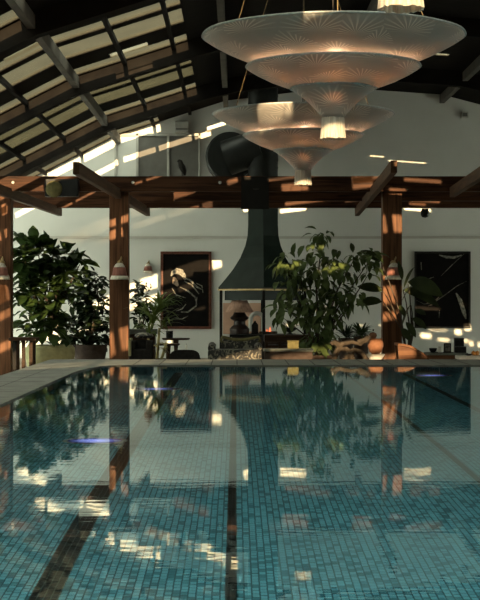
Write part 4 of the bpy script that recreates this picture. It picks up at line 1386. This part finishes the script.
for (px, dy, lab) in ((473.5, 0, 'left one of two oranges on the white bench'), (477.2, .05, 'right one of two oranges on the white bench')):
    q = P(px, 355, YR + dy); q.z = zt2
    t = thing('orange', q, lab, 'orange', 'oranges on the white bench')
    G().lathe([(0, 0), (.025, .005), (.038, .025), (.04, .04), (.03, .065), (.012, .076), (0, .074)], q, 16).build('fruit', M['orange'], t, smooth=True, origin=q)
    G().lathe([(.008, .073), (.004, .084), (0, .084)], q, 6).build('stalk', M['bark'], t, origin=q)
q = P(468.5, 355, YR - .05); q.z = zt2
t = thing('dark_dish', q, 'shallow dark dish beside the oranges', 'dish')
G().lathe([(.03, 0), (.05, .008), (.075, .03), (.068, .03), (.04, .012), (0, .01)], q, 18).build('body', M['iron'], t, smooth=True, origin=q)

# submerged lamps in the pool floor
def submerged(px, py, r, label):
    yr = py - CY
    s = F * H / yr
    w = s + 1.13 * 1.35
    x = (px - CX) / F * w
    q = Vector((x, w, DEPTH + .001))
    t = thing('pool_light', q, label, 'pool light', 'submerged pool lights')
    G().lathe([(0, .012), (r, .012)], q, 28, close=False).build('lens', M['pooled'], t, origin=q)
    G().lathe([(r, 0), (r, .02), (r + .03, .02), (r + .035, 0)], q, 28, close=False).build('ring', M['panelframe'], t, smooth=True, origin=q)


submerged(95, 441, .2, 'violet blue submerged lamp nearest the left coping')
submerged(156, 389, .26, 'violet blue submerged lamp beside the wide lane line')
submerged(432, 375.5, .22, 'violet blue submerged lamp at the far right of the pool')

# ---------------------------------------------------------------- lights
w = bpy.data.worlds.new('sky')
SC.world = w
w.use_nodes = True
nt = w.node_tree
bg = nt.nodes['Background']
bg.inputs['Color'].default_value = (.62, .83, 1.04, 1)
# evening sky: brighter overhead and towards the low sun, darkened behind the end wall to dim the roof strips
gc = nt.nodes.new('ShaderNodeTexCoord')
sx_ = nt.nodes.new('ShaderNodeSeparateXYZ'); nt.links.new(gc.outputs['Generated'], sx_.inputs[0])
ma = nt.nodes.new('ShaderNodeMapRange'); ma.interpolation_type = 'SMOOTHSTEP'
ma.inputs['From Min'].default_value = .15; ma.inputs['From Max'].default_value = .6
ma.inputs['To Min'].default_value = SKY_LOW; ma.inputs['To Max'].default_value = SKY_HIGH
nt.links.new(sx_.outputs['Z'], ma.inputs['Value'])
mb = nt.nodes.new('ShaderNodeMapRange'); mb.interpolation_type = 'SMOOTHSTEP'
mb.inputs['From Min'].default_value = .75; mb.inputs['From Max'].default_value = .93
mb.inputs['To Min'].default_value = 1.0; mb.inputs['To Max'].default_value = .028
nt.links.new(sx_.outputs['Y'], mb.inputs['Value'])
mc = nt.nodes.new('ShaderNodeMath'); mc.operation = 'MULTIPLY'
nt.links.new(ma.outputs[0], mc.inputs[0]); nt.links.new(mb.outputs[0], mc.inputs[1])
nt.links.new(mc.outputs[0], bg.inputs['Strength'])

sd = SD.normalized()
sl = bpy.data.lights.new('sun', 'SUN')
sl.energy = 62
sl.angle = math.radians(.3)
sl.color = (1, .89, .76)
so = bpy.data.objects.new('sun', sl)
COL.objects.link(so)
so.rotation_euler = sd.to_track_quat('-Z', 'Y').to_euler()
so.location = (0, -10, 10)

# ---------------------------------------------------------------- camera
cd = bpy.data.cameras.new('camera')
cd.sensor_fit = 'VERTICAL'
cd.sensor_height = 36
cd.lens = 36 * F / 600
cd.shift_x = (240 - CX) / 600
cd.clip_end = 200
cam = bpy.data.objects.new('camera', cd)
COL.objects.link(cam)
cam.location = (0, 0, H)
cam.rotation_euler = (math.radians(90), 0, 0)
SC.camera = cam

for o in bpy.data.objects:
    if '_w' in o:
        del o['_w']

SC.view_settings.view_transform = 'Standard'
SC.view_settings.look = 'None'
SC.view_settings.exposure = 0.42
SC.view_settings.gamma = 1
SC.view_settings.use_curve_mapping = False
cy = SC.cycles
cy.use_denoising = True
cy.max_bounces = 14
cy.diffuse_bounces = 6
cy.glossy_bounces = 6
cy.transmission_bounces = 8
cy.transparent_max_bounces = 12
cy.sample_clamp_indirect = 6
cy.caustics_refractive = True
cy.caustics_reflective = True
